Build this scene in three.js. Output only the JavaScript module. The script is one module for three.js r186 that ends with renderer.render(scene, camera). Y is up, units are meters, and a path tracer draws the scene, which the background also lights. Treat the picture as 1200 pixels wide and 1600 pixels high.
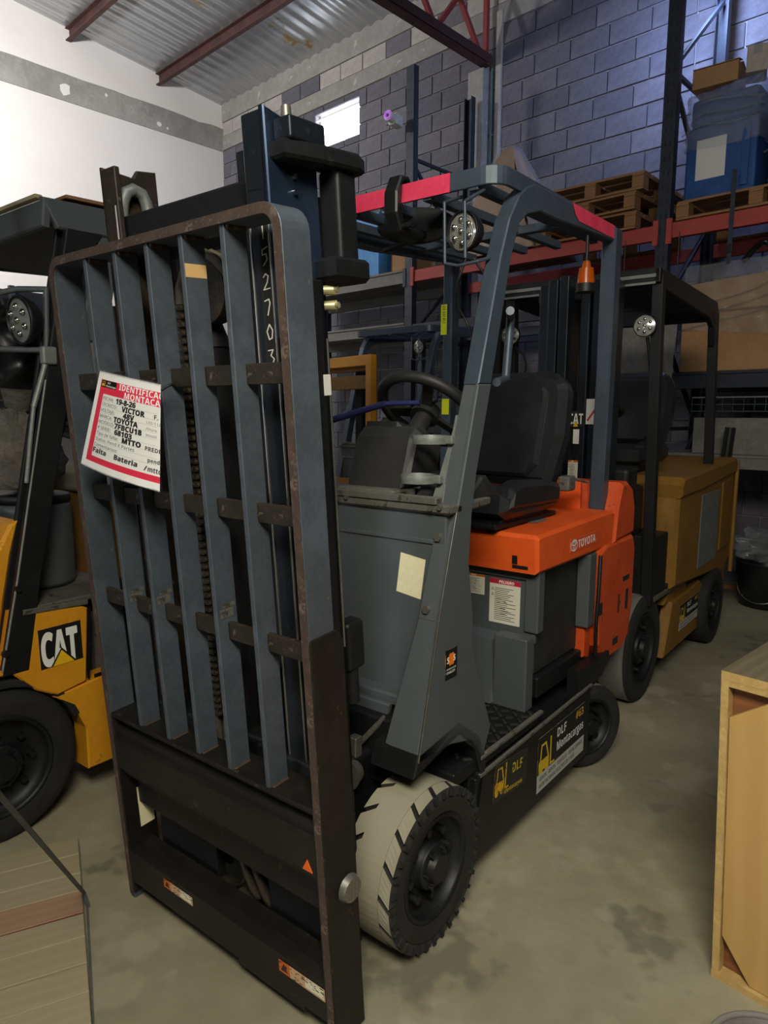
import * as THREE from 'three';
import { mergeGeometries, toCreasedNormals } from 'three/addons/utils/BufferGeometryUtils.js';
import { RoundedBoxGeometry } from 'three/addons/geometries/RoundedBoxGeometry.js';
import { RectAreaLightUniformsLib } from 'three/addons/lights/RectAreaLightUniformsLib.js';

// ---------------------------------------------------------------- camera, sky, light, exposure
const scene = new THREE.Scene();
const D2R = Math.PI / 180;
const camera = new THREE.PerspectiveCamera(2 * Math.atan(800 / 1081) / D2R, 1200 / 1600, 0.05, 100);
camera.position.set(0, 1.45, 0);
camera.rotation.set(-8 * D2R, 0, 0.3 * D2R, 'YXZ');
scene.add(camera);
const renderer = new THREE.WebGLRenderer({ antialias: true });
renderer.toneMapping = THREE.LinearToneMapping;
renderer.toneMappingExposure = 1.0;
renderer.shadowMap.enabled = true;
renderer.shadowMap.type = THREE.PCFSoftShadowMap;
RectAreaLightUniformsLib.init();
scene.background = new THREE.Color().setRGB(10.5, 11.5, 12.6);      // flat overcast daylight, seen through the openings only

// room axes: b runs along the back wall, l towards it; both measured on the floor from the camera
const RT = 43.6 * D2R, RS = Math.sin(RT), RC = Math.cos(RT);
const roomPoint = (b, y, l) => new THREE.Vector3(RC * b + RS * l, y, RS * b - RC * l);
const WALL_B = -9.66, WALL_L = 6.5, RIGHT_B = 6.5, FRONT_L = -6.5;
const roofY = (l) => 6.12 + 0.105 * (6.5 - l);

function areaLight(w, h, color, intensity, at, target) {            // light of a lamp or an opening, facing target
  const a = new THREE.RectAreaLight(color, intensity, w, h);
  a.position.copy(at); a.lookAt(target); scene.add(a); return a;
}
// ---------------------------------------------------------------- helpers
let seed = 7;
const rnd = () => { seed = (seed * 1664525 + 1013904223) >>> 0; return seed / 4294967296; };
const rr = (a, b) => a + (b - a) * rnd();
const taken = {};
function numbered(n) { const k = (taken[n] = (taken[n] ?? -1) + 1); return k ? n + '_' + String(k).padStart(3, '0') : n; }
const V = (x, y, z) => new THREE.Vector3(x, y, z);
const M4 = () => new THREE.Matrix4();
function mv(g, x, y, z, rx = 0, ry = 0, rz = 0) { const m = M4().makeRotationFromEuler(new THREE.Euler(rx, ry, rz)); m.setPosition(x, y, z); return g.applyMatrix4(m); }
function flat(g) { return g.index ? g.toNonIndexed() : g; }
function merge(list) {
  list = list.flat(9).map((g) => { g = flat(g); for (const k of Object.keys(g.attributes)) if (!['position', 'normal', 'uv', 'color'].includes(k)) g.deleteAttribute(k); return g; });
  if (list.length === 1) return list[0];
  if (list.some((g) => !g.attributes.color)) list.forEach((g) => g.deleteAttribute('color'));
  return mergeGeometries(list);
}
function bx(w, h, d, x = 0, y = 0, z = 0, r = 0.004, rx = 0, ry = 0, rz = 0) {   // box with softened edges
  const k = Math.min(r, w * 0.45, h * 0.45, d * 0.45);
  const g = k > 0.0012 ? new RoundedBoxGeometry(w, h, d, 1, k) : new THREE.BoxGeometry(w, h, d);
  return mv(boxUV(flat(g)), x, y, z, rx, ry, rz);
}
function boxUV(g) {                                                  // uv in metres by the largest normal axis
  const p = g.attributes.position, n = g.attributes.normal, u = new Float32Array(p.count * 2);
  for (let i = 0; i < p.count; i++) {
    const a = Math.abs(n.getX(i)), b = Math.abs(n.getY(i)), c = Math.abs(n.getZ(i));
    if (a >= b && a >= c) { u[2 * i] = p.getZ(i); u[2 * i + 1] = p.getY(i); } else if (b >= c) { u[2 * i] = p.getX(i); u[2 * i + 1] = p.getZ(i); } else { u[2 * i] = p.getX(i); u[2 * i + 1] = p.getY(i); }
  }
  g.setAttribute('uv', new THREE.BufferAttribute(u, 2)); return g;
}
function span(x0, x1, y0, y1, z0, z1, r = 0.004) { return bx(Math.abs(x1 - x0), Math.abs(y1 - y0), Math.abs(z1 - z0), (x0 + x1) / 2, (y0 + y1) / 2, (z0 + z1) / 2, r); }
function bar(a, b, w, h, r = 0.003, up = V(0, 1, 0)) {               // box from a to b: w across, h along up
  const d = b.clone().sub(a), L = d.length(); d.normalize();
  const s = new THREE.Vector3().crossVectors(up, d).normalize(), u = new THREE.Vector3().crossVectors(d, s);
  const g = bx(w, h, L, 0, 0, 0, r), m = M4().makeBasis(s, u, d); m.setPosition(a.clone().add(b).multiplyScalar(0.5));
  return g.applyMatrix4(m);
}
function shapeOf(pts, holes = []) {
  const s = new THREE.Shape(pts.map((p) => new THREE.Vector2(p[0], p[1])));
  for (const h of holes) s.holes.push(new THREE.Path(h.map((p) => new THREE.Vector2(p[0], p[1]))));
  return s;
}
function ext(pts, d, bev = 0.004, holes = []) {                      // outline in x,y thickened along z from 0 to d
  const g = new THREE.ExtrudeGeometry(shapeOf(pts, holes), { depth: Math.max(d - 2 * bev, 1e-4), bevelEnabled: bev > 0, bevelThickness: bev, bevelSize: bev, bevelOffset: -bev, bevelSegments: 1, curveSegments: 8 });
  if (bev > 0) g.translate(0, 0, bev);
  return g;
}
const extXY = (pts, z0, z1, bev, holes) => ext(pts, z1 - z0, bev, holes).translate(0, 0, z0);
const extZY = (pts, x0, x1, bev, holes) => ext(pts.map((p) => [-p[0], p[1]]), x1 - x0, bev, holes && holes.map((h) => h.map((p) => [-p[0], p[1]]))).applyMatrix4(M4().makeBasis(V(0, 0, -1), V(0, 1, 0), V(1, 0, 0))).translate(x0, 0, 0);
const extXZ = (pts, y0, y1, bev, holes) => ext(pts.map((p) => [p[0], -p[1]]), y1 - y0, bev, holes && holes.map((h) => h.map((p) => [p[0], -p[1]]))).rotateX(-Math.PI / 2).translate(0, y0, 0);
function arc(cx, cy, r, a0, a1, n = 6) { const o = []; for (let i = 0; i <= n; i++) { const a = (a0 + (a1 - a0) * i / n) * D2R; o.push([cx + r * Math.cos(a), cy + r * Math.sin(a)]); } return o; }
function tube(pts, r, seg = 24, rad = 8, closed = false) { return new THREE.TubeGeometry(new THREE.CatmullRomCurve3(pts.map((p) => Array.isArray(p) ? V(...p) : p), closed, 'catmullrom', 0.5), seg, r, rad, closed); }
function poly(pts, r, rad = 8) {                                     // straight rods joined at the corners with balls
  const o = []; for (let i = 0; i + 1 < pts.length; i++) { o.push(rod(V(...pts[i]), V(...pts[i + 1]), r, r, rad)); if (i) o.push(new THREE.SphereGeometry(r, rad, 6).translate(...pts[i])); } return merge(o);
}
function rod(a, b, r0, r1 = r0, rad = 12) {
  const d = b.clone().sub(a), g = new THREE.CylinderGeometry(r1, r0, d.length(), rad);
  g.applyQuaternion(new THREE.Quaternion().setFromUnitVectors(V(0, 1, 0), d.clone().normalize()));
  const m = a.clone().add(b).multiplyScalar(0.5); return g.translate(m.x, m.y, m.z);
}
const cylZ = (r, z0, z1, x = 0, y = 0, rad = 20, r1 = r) => rod(V(x, y, z0), V(x, y, z1), r, r1, rad);
function lathe(pts, seg = 32) { return new THREE.LatheGeometry(pts.map((p) => new THREE.Vector2(p[0], p[1])), seg); }
const latheZ = (pts, seg = 36) => lathe(pts, seg).rotateX(Math.PI / 2); // profile (radius, z)
function part(name, g, m, parent, label) {
  const o = new THREE.Mesh(Array.isArray(g) ? merge(g) : g, m); o.name = parent === scene ? numbered(name) : name; o.castShadow = o.receiveShadow = true; parent.add(o);
  if (label) o.userData.label = label; return o;
}
const parts = (name, list, m, parent) => list.map((g) => part(name, g, m, parent));
function tag(o, label, category, group) { o.userData.label = label; o.userData.category = category; if (group) o.userData.group = group; return o; }
function thing(name, label, category, at = V(0, 0, 0), turn = 0, group) { const o = new THREE.Group(); o.name = numbered(name); o.position.copy(at); o.rotation.y = turn; scene.add(o); return tag(o, label, category, group); }
const roomThing = (name, label, category, b, y, l, turn = 0, group) => thing(name, label, category, roomPoint(b, y, l), -RT + turn, group);
function struct(name, g, m, at) {                                    // setting piece with geometry in room axes: x = b, y up, z = -l
  const o = new THREE.Mesh(Array.isArray(g) ? merge(g) : g, m); o.name = name; o.rotation.y = -RT; o.castShadow = o.receiveShadow = true; o.userData.kind = 'structure';
  if (at) o.position.copy(at); scene.add(o); return o;
}
// ---------------------------------------------------------------- textures
function noiseField(n, cells, oct, s) {                              // tiling value noise 0..1
  const out = new Float32Array(n * n); let amp = 1, tot = 0, c = cells, st = s * 9973 + 17;
  const rand = () => { st = (st * 1664525 + 1013904223) >>> 0; return st / 4294967296; };
  for (let o = 0; o < oct; o++, c *= 2, amp *= 0.55) {
    if (c > n / 2) break; tot += amp;
    const t = new Float32Array(c * c).map(rand);
    for (let y = 0; y < n; y++) { const fy = y * c / n, y0 = Math.floor(fy), ty = fy - y0, wy = ty * ty * (3 - 2 * ty);
      for (let x = 0; x < n; x++) { const fx = x * c / n, x0 = Math.floor(fx), tx = fx - x0, wx = tx * tx * (3 - 2 * tx);
        const a = t[(y0 % c) * c + x0 % c], b = t[(y0 % c) * c + (x0 + 1) % c], d = t[((y0 + 1) % c) * c + x0 % c], e = t[((y0 + 1) % c) * c + (x0 + 1) % c];
        out[y * n + x] += amp * (a + (b - a) * wx + (d + (e - d) * wx - a - (b - a) * wx) * wy); } }
  }
  for (let i = 0; i < out.length; i++) out[i] /= tot; return out;
}
const N1 = noiseField(512, 4, 7, 1), N2 = noiseField(512, 16, 5, 2), N3 = noiseField(512, 8, 6, 3), N4 = noiseField(512, 64, 3, 4);
function tex(n, f, srgb = true, rep = 1) {                           // f(i, x, y) -> [r, g, b] 0..255
  const d = new Uint8Array(n * n * 4);
  for (let y = 0; y < n; y++) for (let x = 0; x < n; x++) { const i = y * n + x, c = f(i, x, y); d[4 * i] = Math.max(0, Math.min(255, c[0])); d[4 * i + 1] = Math.max(0, Math.min(255, c[1])); d[4 * i + 2] = Math.max(0, Math.min(255, c[2])); d[4 * i + 3] = 255; }
  const t = new THREE.DataTexture(d, n, n); t.wrapS = t.wrapT = THREE.RepeatWrapping; t.magFilter = THREE.LinearFilter; t.minFilter = THREE.LinearMipmapLinearFilter; t.generateMipmaps = true;
  if (srgb) t.colorSpace = THREE.SRGBColorSpace; t.repeat.set(rep, rep); t.needsUpdate = true; return t;
}
const hex = (h) => [(h >> 16) & 255, (h >> 8) & 255, h & 255];
const mixc = (a, b, t) => [a[0] + (b[0] - a[0]) * t, a[1] + (b[1] - a[1]) * t, a[2] + (b[2] - a[2]) * t];
const sst = (a, b, x) => { x = Math.max(0, Math.min(1, (x - a) / (b - a))); return x * x * (3 - 2 * x); };
function mottle(c1, c2, o = {}) {                                    // two tones over noise, with specks and scratches
  const A = hex(c1), B = hex(c2), S = hex(o.speck ?? c2), k = o.k ?? 1;
  return tex(512, (i) => { let t = sst(0.32, 0.68, N1[i] * 0.5 + N2[i] * 0.3 + N4[i] * 0.2); t = 0.5 + (t - 0.5) * k; let c = mixc(A, B, t); if (o.speck !== undefined) c = mixc(c, S, sst(o.s0 ?? 0.66, (o.s0 ?? 0.66) + 0.06, N3[i] * 0.55 + N2[(i * 7) % 262144] * 0.15 + N4[i] * 0.3)); return c; }, true, o.rep ?? 1);
}
const roughTex = (lo, hi, rep = 1) => tex(512, (i) => { const v = (lo + (hi - lo) * (N3[i] * 0.6 + N4[i] * 0.4)) * 255; return [v, v, v]; }, false, rep);
const RT1 = roughTex(0.3, 0.75, 2), RT2 = roughTex(0.6, 1.0, 2);
function mat(o) { return new THREE.MeshStandardMaterial(o); }
const bumpFine = tex(512, (i) => { const v = 255 * (N4[i] * 0.5 + N2[i] * 0.5); return [v, v, v]; }, false, 1);
function wood(c1, c2, rep = 1) {                                     // grain along u
  const A = hex(c1), B = hex(c2);
  return tex(512, (i, x, y) => { const w = N1[i], g = 0.5 + 0.5 * Math.sin((y / 512) * 60 * Math.PI + w * 9), f = N4[(y * 512 + (x >> 4)) % 262144]; let c = mixc(A, B, 0.55 * g * g + 0.45 * f); return mixc(c, [60, 40, 22], 0.5 * sst(0.72, 0.8, N2[(i >> 1) % 262144] * 0.6 + N3[i] * 0.4)); }, true, rep);
}
function canvasTex(w, h, draw) {
  const c = document.createElement('canvas'); c.width = w; c.height = h; const x = c.getContext('2d'); draw(x, w, h);
  const t = new THREE.CanvasTexture(c); t.colorSpace = THREE.SRGBColorSpace; return t;
}
const printMat = (t, rough = 0.55, extra = {}) => mat({ map: t, roughness: rough, ...extra });
// ---------------------------------------------------------------- materials
const m = {
  floor: mat({ map: tex(512, (i) => { let c = mixc([134, 128, 106], [160, 154, 130], sst(0.3, 0.7, N1[i])); c = mixc(c, [84, 82, 72], 0.55 * sst(0.58, 0.7, N3[i] * 0.7 + N4[i] * 0.3)); c = mixc(c, [168, 160, 138], 0.5 * sst(0.6, 0.7, N2[i])); return c.map((v) => v + (N4[i] - 0.5) * 16); }, true, 0.28), roughness: 0.8, roughnessMap: RT2, bumpMap: bumpFine, bumpScale: 0.0015 }),
  plaster: mat({ map: mottle(0xe7e2dd, 0xebe6e2, { rep: 0.2 }), roughness: 0.9, bumpMap: bumpFine, bumpScale: 0.002 }),
  concrete: mat({ map: mottle(0x8c8985, 0xa5a29c, { speck: 0xb5b1aa, s0: 0.66, rep: 0.5 }), roughness: 0.92, bumpMap: bumpFine, bumpScale: 0.002 }),
  mortar: mat({ color: 0x9c999c, roughness: 1 }),
  blockA: mat({ map: mottle(0x615f68, 0x737179, { rep: 2 }), roughness: 0.95, bumpMap: bumpFine, bumpScale: 0.003 }),
  blockB: mat({ map: mottle(0x5a5861, 0x6b6a72, { rep: 2 }), roughness: 0.95, bumpMap: bumpFine, bumpScale: 0.003 }),
  blockC: mat({ map: mottle(0x68656d, 0x7b787f, { rep: 2 }), roughness: 0.95, bumpMap: bumpFine, bumpScale: 0.003 }),
  blockPale: mat({ map: mottle(0xa39d97, 0xb8b2aa, { rep: 2 }), roughness: 0.95, bumpMap: bumpFine, bumpScale: 0.003 }),
  roof: mat({ map: mottle(0xbcbec0, 0xc8c9c9, { speck: 0xb49a6c, s0: 0.66, rep: 0.2 }), metalness: 0.75, roughness: 0.3, side: THREE.DoubleSide }),
  purlin: mat({ map: mottle(0x3c2625, 0x55322d, { rep: 2 }), roughness: 0.7 }),
  truss: mat({ map: mottle(0x8a3434, 0xa04440, { rep: 2 }), roughness: 0.65 }),
  grey: mat({ map: mottle(0x4c5255, 0x52585b, { k: 0.6, speck: 0x5a5d57, s0: 0.72, rep: 0.8 }), roughness: 0.5, metalness: 0.05 }),
  greyGuard: mat({ map: mottle(0x3f4a57, 0x4b5664, { rep: 2 }), roughness: 0.42, metalness: 0.25 }),
  rest: mat({ map: mottle(0x4a515b, 0x59616c, { speck: 0x6f6a62, s0: 0.69, rep: 1.6 }), roughness: 0.5, metalness: 0.3 }),
  restEdge: mat({ map: mottle(0x4b3e38, 0x5e4d43, { speck: 0x74655a, s0: 0.6, rep: 4 }), roughness: 0.6, metalness: 0.4 }),
  carriage: mat({ map: mottle(0x1d1b19, 0x2b2724, { speck: 0x4a3d33, s0: 0.66, rep: 2 }), roughness: 0.5, metalness: 0.4 }),
  black: mat({ map: mottle(0x17181a, 0x232427, { speck: 0x37363a, s0: 0.7, rep: 2 }), roughness: 0.5, metalness: 0.3 }),
  mastBlue: mat({ map: mottle(0x22282f, 0x2b323b, { speck: 0x3c4653, s0: 0.66, rep: 2 }), roughness: 0.38, metalness: 0.5 }),
  plateSkyTint: mat({ map: mottle(0x2b3a50, 0x35465e, { speck: 0x54677f, s0: 0.68, rep: 2 }), roughness: 0.28, metalness: 0.65 }),  // dark mast steel with its blue sky reflection put into the colour
  railWorn: mat({ map: mottle(0x8d8a86, 0xb5b2ac, { rep: 4 }), roughness: 0.3, metalness: 0.9 }),
  grease: mat({ map: mottle(0x2b2620, 0x453a2e, { speck: 0x6e6250, s0: 0.64, rep: 3 }), roughness: 0.5, metalness: 0.3 }),
  hose: mat({ color: 0x5a5348, roughness: 0.7 }),
  rubber: mat({ map: mottle(0x191918, 0x252523, { rep: 3 }), roughness: 0.85 }),
  tread: mat({ vertexColors: true, roughness: 0.95, bumpMap: bumpFine, bumpScale: 0.001 }),
  vinyl: mat({ map: mottle(0x1b1d20, 0x25282b, { rep: 3 }), roughness: 0.38 }),
  plastic: mat({ map: mottle(0x232323, 0x2e2e2d, { rep: 2 }), roughness: 0.55 }),
  orange: mat({ map: mottle(0xdc5119, 0xea6022, { k: 0.8, speck: 0xb8441c, s0: 0.7, rep: 1.5 }), roughness: 0.5 }),
  orangeDark: mat({ map: mottle(0xc6481c, 0xd65524, { speck: 0x7c3a22, s0: 0.66, rep: 2 }), roughness: 0.5 }),
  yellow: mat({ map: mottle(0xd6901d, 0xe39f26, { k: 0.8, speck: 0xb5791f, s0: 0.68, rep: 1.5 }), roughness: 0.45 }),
  yellowShaded: mat({ map: mottle(0x7c571c, 0x8c6422, { speck: 0x5c441c, s0: 0.66, rep: 2 }), roughness: 0.6 }),  // dusty yellow with the dim light of the far truck painted in
  pink: mat({ map: mottle(0xdd3558, 0xe84a68, { speck: 0xb8405c, s0: 0.66, rep: 4 }), roughness: 0.55 }),
  amber: new THREE.MeshPhysicalMaterial({ color: 0xd4600f, roughness: 0.25, transmission: 0.5, thickness: 0.02, ior: 1.45 }),
  lens: mat({ map: tex(256, (i, x, y) => { const v = ((x >> 4) + (y >> 4)) % 2 ? 225 : 150; return [v, v, v * 0.97]; }, true, 1), roughness: 0.15, metalness: 0.6 }),
  chrome: mat({ color: 0xc9c9c6, roughness: 0.2, metalness: 1 }),
  steel: mat({ map: mottle(0x77756f, 0x94918a, { rep: 5 }), roughness: 0.45, metalness: 0.7 }),
  bracket: mat({ map: mottle(0x7b7f7c, 0x8f938f, { rep: 6 }), roughness: 0.5, metalness: 0.4 }),
  rackBlue: mat({ map: mottle(0x282d38, 0x333945, { rep: 3 }), roughness: 0.5, metalness: 0.2 }),
  rackRed: mat({ map: mottle(0x9c3a34, 0xb2453c, { speck: 0x7a4540, s0: 0.64, rep: 3 }), roughness: 0.6 }),
  shelfGrey: mat({ map: mottle(0x6d6a66, 0x84817b, { rep: 1.5 }), roughness: 0.8 }),
  pallet: mat({ map: wood(0x7f5c3c, 0x966e4a, 1.5), roughness: 0.85 }),
  palletOld: mat({ map: wood(0x9c9072, 0xa4987a, 0.8), roughness: 0.9 }),
  palletPink: mat({ map: wood(0x98795e, 0xa5866a, 0.8), roughness: 0.9 }),
  ply: mat({ map: (() => { const t = wood(0xb08b50, 0xbb965a, 0.5); t.rotation = Math.PI / 2; return t; })(), roughness: 0.7 }),
  plyEdge: mat({ map: mottle(0xa98a52, 0xc2a468, { rep: 6 }), roughness: 0.8 }),
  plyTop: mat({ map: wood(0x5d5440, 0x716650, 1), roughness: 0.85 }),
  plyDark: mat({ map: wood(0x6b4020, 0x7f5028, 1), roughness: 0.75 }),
  cardboard: mat({ map: mottle(0x9a7450, 0xab845c, { rep: 1.5 }), roughness: 0.9 }),
  carton: mat({ map: mottle(0xa49a90, 0xb8aea2, { rep: 1.5 }), roughness: 0.9 }),
  white: mat({ map: mottle(0xd6d4cf, 0xe4e2dd, { rep: 2 }), roughness: 0.7 }),
  blueBox: mat({ map: mottle(0x173f78, 0x1f4f8c, { rep: 2 }), roughness: 0.55 }),
  blueLight: mat({ map: mottle(0x2f74b0, 0x3f88c2, { rep: 2 }), roughness: 0.5 }),
  film: new THREE.MeshPhysicalMaterial({ color: 0xf2f4f6, roughness: 0.12, transmission: 0.9, thickness: 0, ior: 1.4, clearcoat: 0.6, bumpMap: bumpFine, bumpScale: 0.01 }),
  paper: mat({ color: 0xd9d7d0, roughness: 0.8 }),
  cream: mat({ map: mottle(0xe8e0b8, 0xf0e9c6, { rep: 3 }), roughness: 0.7 }),
  cloth: mat({ map: mottle(0x57534d, 0x6f6a62, { rep: 3 }), roughness: 1, bumpMap: bumpFine, bumpScale: 0.01 }),
  bag: mat({ map: mottle(0x141516, 0x202224, { rep: 2 }), roughness: 0.35 }),
  strap: mat({ map: mottle(0x4a4c4c, 0x606261, { rep: 4 }), roughness: 0.8 }),
  teal: mat({ color: 0x0f3a4a, roughness: 0.5 }),
  darkBlueBar: mat({ color: 0x3b3f7a, roughness: 0.35, metalness: 0.3 }),
  yellowTape: mat({ color: 0xd8e21a, roughness: 0.5 }),
  deckMetal: mat({ map: mottle(0x5f5d57, 0x78756d, { speck: 0x3f3d39, s0: 0.62, rep: 2 }), roughness: 0.7, metalness: 0.3 }),
};
// ---------------------------------------------------------------- rack lamp and added fill lights (each a glowing fitting with its own light)
function lightPanel(b, y, l, tb, ty, tl, w, h, rgb, power, glow, label) {
  const at = roomPoint(b, y, l), to = roomPoint(tb, ty, tl), t = thing('flood_lamp', label, 'lamp', at); t.lookAt(to);           // +z looks at the target
  part('housing', [bx(w + 0.06, h + 0.06, 0.06, 0, 0, -0.035, 0.01), bx(0.04, 0.04, 0.3, 0, 0, -0.2, 0.005)], m.black, t);
  const c = new THREE.Color().setRGB(...rgb);
  part('led_panel', [bx(w, h, 0.006, 0, 0, 0, 0)], mat({ color: 0x222222, emissive: c, emissiveIntensity: glow }), t);
  const dir = to.clone().sub(at).normalize();
  areaLight(w, h, c, power, at.clone().addScaledVector(dir, 0.02), to).castShadow = true;
}
lightPanel(-6.8, 4.8, 1.0, -9.66, 4.5, 3.8, 0.7, 0.35, [1, 0.985, 0.97], 270, 6, 'added unseen white light beside the aisle washing the plastered wall');  // unseen lamp added to brighten the left wall
lightPanel(-2.15, 4.78, 5.75, -2.7, 4.1, 6.5, 0.22, 0.14, [0.42, 0.56, 1], 450, 6, 'small bluish flood lamp on the rack upright');
lightPanel(0.5, 2.9, -0.4, 0.7, 0.5, 1.7, 1.5, 0.6, [1, 0.94, 0.77], 34, 6, 'added unseen warm fill panel hanging above and behind the viewer');  // fill light added out of view to even out the truck fronts
lightPanel(1.1, 4.6, 1.0, 0.0, 1.0, 2.6, 0.5, 0.5, [0.72, 0.83, 1], 20, 6, 'added unseen cool fill light high above the aisle');  // added out of view for cool light on the backrest bars
// ---------------------------------------------------------------- the room
const Z = (l) => -l;                                                 // room-local z
struct('floor', bx(RIGHT_B - WALL_B + 0.4, 0.2, WALL_L - FRONT_L + 0.4, (RIGHT_B + WALL_B) / 2, -0.1, Z((WALL_L + FRONT_L) / 2), 0), m.floor);
// left wall: plaster over block, with a bare concrete tie beam
struct('wall_left', bx(0.2, 7.8, 13.4, WALL_B - 0.1, 3.9, Z(0), 0), m.plaster);
{ // tie beam: ragged upper edge where the plaster stops
  const pts = [[6.5, 5.457], [-6.5, 5.457]]; for (let i = 0; i <= 60; i++) pts.push([-6.5 + 13 * i / 60, 5.79 + (rnd() - 0.5) * 0.014 - (rnd() > 0.86 ? 0.02 : 0)]);
  const g = ext(pts, 0.03, 0.004).applyMatrix4(M4().makeBasis(V(0, 0, -1), V(0, 1, 0), V(1, 0, 0))).translate(WALL_B - 0.012, 0, 0);
  struct('trim_1', boxUV(flat(g)), m.concrete);
  const patch = (l, y, r) => { const p = []; for (let k = 0; k < 9; k++) { const a = k / 9 * 6.283; p.push([l + Math.cos(a) * r * rr(0.7, 1.2), y + Math.sin(a) * r * rr(0.8, 1.4)]); } return ext(p, 0.004, 0.001).applyMatrix4(M4().makeBasis(V(0, 0, -1), V(0, 1, 0), V(1, 0, 0))).translate(WALL_B + 0.0175, 0, 0); };
  struct('trim_2', [patch(5.42, 5.55, 0.035), patch(5.55, 5.53, 0.016), patch(4.65, 5.7, 0.02), patch(4.1, 5.6, 0.07)], m.plaster);
}
struct('wall_right', bx(0.2, 7.8, 13.4, RIGHT_B + 0.1, 3.9, Z(0), 0), m.blockC);
// wall behind the camera with an open roller door
{ const o = [[WALL_B - 0.2, 0], [RIGHT_B + 0.2, 0], [RIGHT_B + 0.2, 7.8], [WALL_B - 0.2, 7.8]];
  struct('wall_front', extXY(o, 0, 0.2, 0, [[[-3.0, 0.001], [-1.9, 0.001], [-1.9, 2.1], [-3.0, 2.1]]]).translate(0, 0, -FRONT_L), m.blockC); }
// back wall: mortar slab with a window opening, blocks laid on it one by one
const WIN = [-7.5, -6.65, 4.95, 5.4];
{ const o = [[WALL_B - 0.2, 0], [RIGHT_B + 0.2, 0], [RIGHT_B + 0.2, 7.8], [WALL_B - 0.2, 7.8]], h = [[WIN[0], WIN[2]], [WIN[1], WIN[2]], [WIN[1], WIN[3]], [WIN[0], WIN[3]]];
  const wall = struct('wall_back', boxUV(flat(extXY(o, Z(WALL_L + 0.2), Z(WALL_L + 0.012), 0, [h]))), m.mortar);
  const cache = {}, mats = [m.blockA, m.blockB, m.blockC, m.blockA], seen = [], rest = [];
  const clip = (x0, x1, y0, y1) => {
    if (x1 <= WIN[0] || x0 >= WIN[1] || y1 <= WIN[2] || y0 >= WIN[3]) return [[x0, x1, y0, y1]];
    const r = []; if (x0 < WIN[0]) r.push([x0, WIN[0], y0, y1]); if (x1 > WIN[1]) r.push([WIN[1], x1, y0, y1]);
    const a = Math.max(x0, WIN[0]), b = Math.min(x1, WIN[1]); if (y0 < WIN[2]) r.push([a, b, y0, WIN[2]]); if (y1 > WIN[3]) r.push([a, b, WIN[3], y1]);
    return r.filter((q) => q[1] - q[0] > 0.03 && q[3] - q[2] > 0.03);
  };
  const lay = (yTop, h, pale, off) => {
    for (let x = WALL_B - off, k = 0; x < RIGHT_B; x += 0.4, k++) for (const [a, b, c, d] of clip(Math.max(x + 0.006, WALL_B), Math.min(x + 0.394, RIGHT_B), yTop - h + 0.006, yTop - 0.006)) {
      if (b - a < 0.03) continue;
      const near = !pale && (b < WALL_B || a > 0.3 || d < 3.05), key = (b - a).toFixed(3) + (d - c).toFixed(3);
      const hidden = (a > -4.86 && b < -4.5 && d < 5.1);
      if (near || hidden) { rest.push(bx(b - a, d - c, 0.03, (a + b) / 2, (c + d) / 2, Z(WALL_L + 0.006), 0)); continue; }
      seen.push([a, b, c, d, key, pale]);
    }
  };
  for (let k = 0; k < 27; k++) lay(5.47 - k * 0.203, 0.203, false, k % 2 ? 0.2 : 0.06 );
  lay(5.875, 0.2, true, 0.13);
  seen.sort((p, q) => (q[5] - p[5]) || (q[2] - p[2]));
  seen.forEach(([a, b, c, d, key, pale], i) => {
    if (i >= 300) { rest.push(bx(b - a, d - c, 0.03, (a + b) / 2, (c + d) / 2, Z(WALL_L + 0.006), 0)); return; }
    const g = cache[key] ??= bx(b - a, d - c, 0.03, 0, 0, 0, 0.005), o = part('block', g, pale && rnd() < 0.7 ? m.blockPale : mats[Math.floor(rnd() * 4)], wall);
    o.position.set((a + b) / 2, (c + d) / 2, Z(WALL_L + 0.006 + rr(-0.003, 0.003)));
  });
  const r = part('block', rest, m.blockB, wall); r.userData.kind = 'stuff';
  struct('trim_3', [bx(RIGHT_B - WALL_B, 0.195, 0.05, (RIGHT_B + WALL_B) / 2, 5.572, Z(WALL_L + 0.005), 0.004)], m.concrete);
  struct('trim_4', [bx(RIGHT_B - WALL_B, 0.27, 0.05, (RIGHT_B + WALL_B) / 2, 6.015, Z(WALL_L + 0.012), 0.004)], m.concrete);
  // window: metal frame round an open bright pane
  const wf = struct('window_1', [bx(WIN[1] - WIN[0], 0.014, 0.05, (WIN[0] + WIN[1]) / 2, WIN[3] - 0.07, Z(WALL_L + 0.03), 0.003), bx(0.03, WIN[3] - WIN[2], 0.06, WIN[0] + 0.015, (WIN[2] + WIN[3]) / 2, Z(WALL_L + 0.12), 0.003), bx(0.03, WIN[3] - WIN[2], 0.06, WIN[1] - 0.015, (WIN[2] + WIN[3]) / 2, Z(WALL_L + 0.12), 0.003), bx(WIN[1] - WIN[0], 0.03, 0.06, (WIN[0] + WIN[1]) / 2, WIN[2] + 0.015, Z(WALL_L + 0.12), 0.003)], m.white);
  part('pane', bx(WIN[1] - WIN[0] - 0.06, WIN[3] - WIN[2] - 0.04, 0.004, (WIN[0] + WIN[1]) / 2, (WIN[2] + WIN[3]) / 2, Z(WALL_L + 0.12), 0), new THREE.MeshPhysicalMaterial({ color: 0xffffff, transmission: 1, thickness: 0, roughness: 0.1 }), wf);
}
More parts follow.
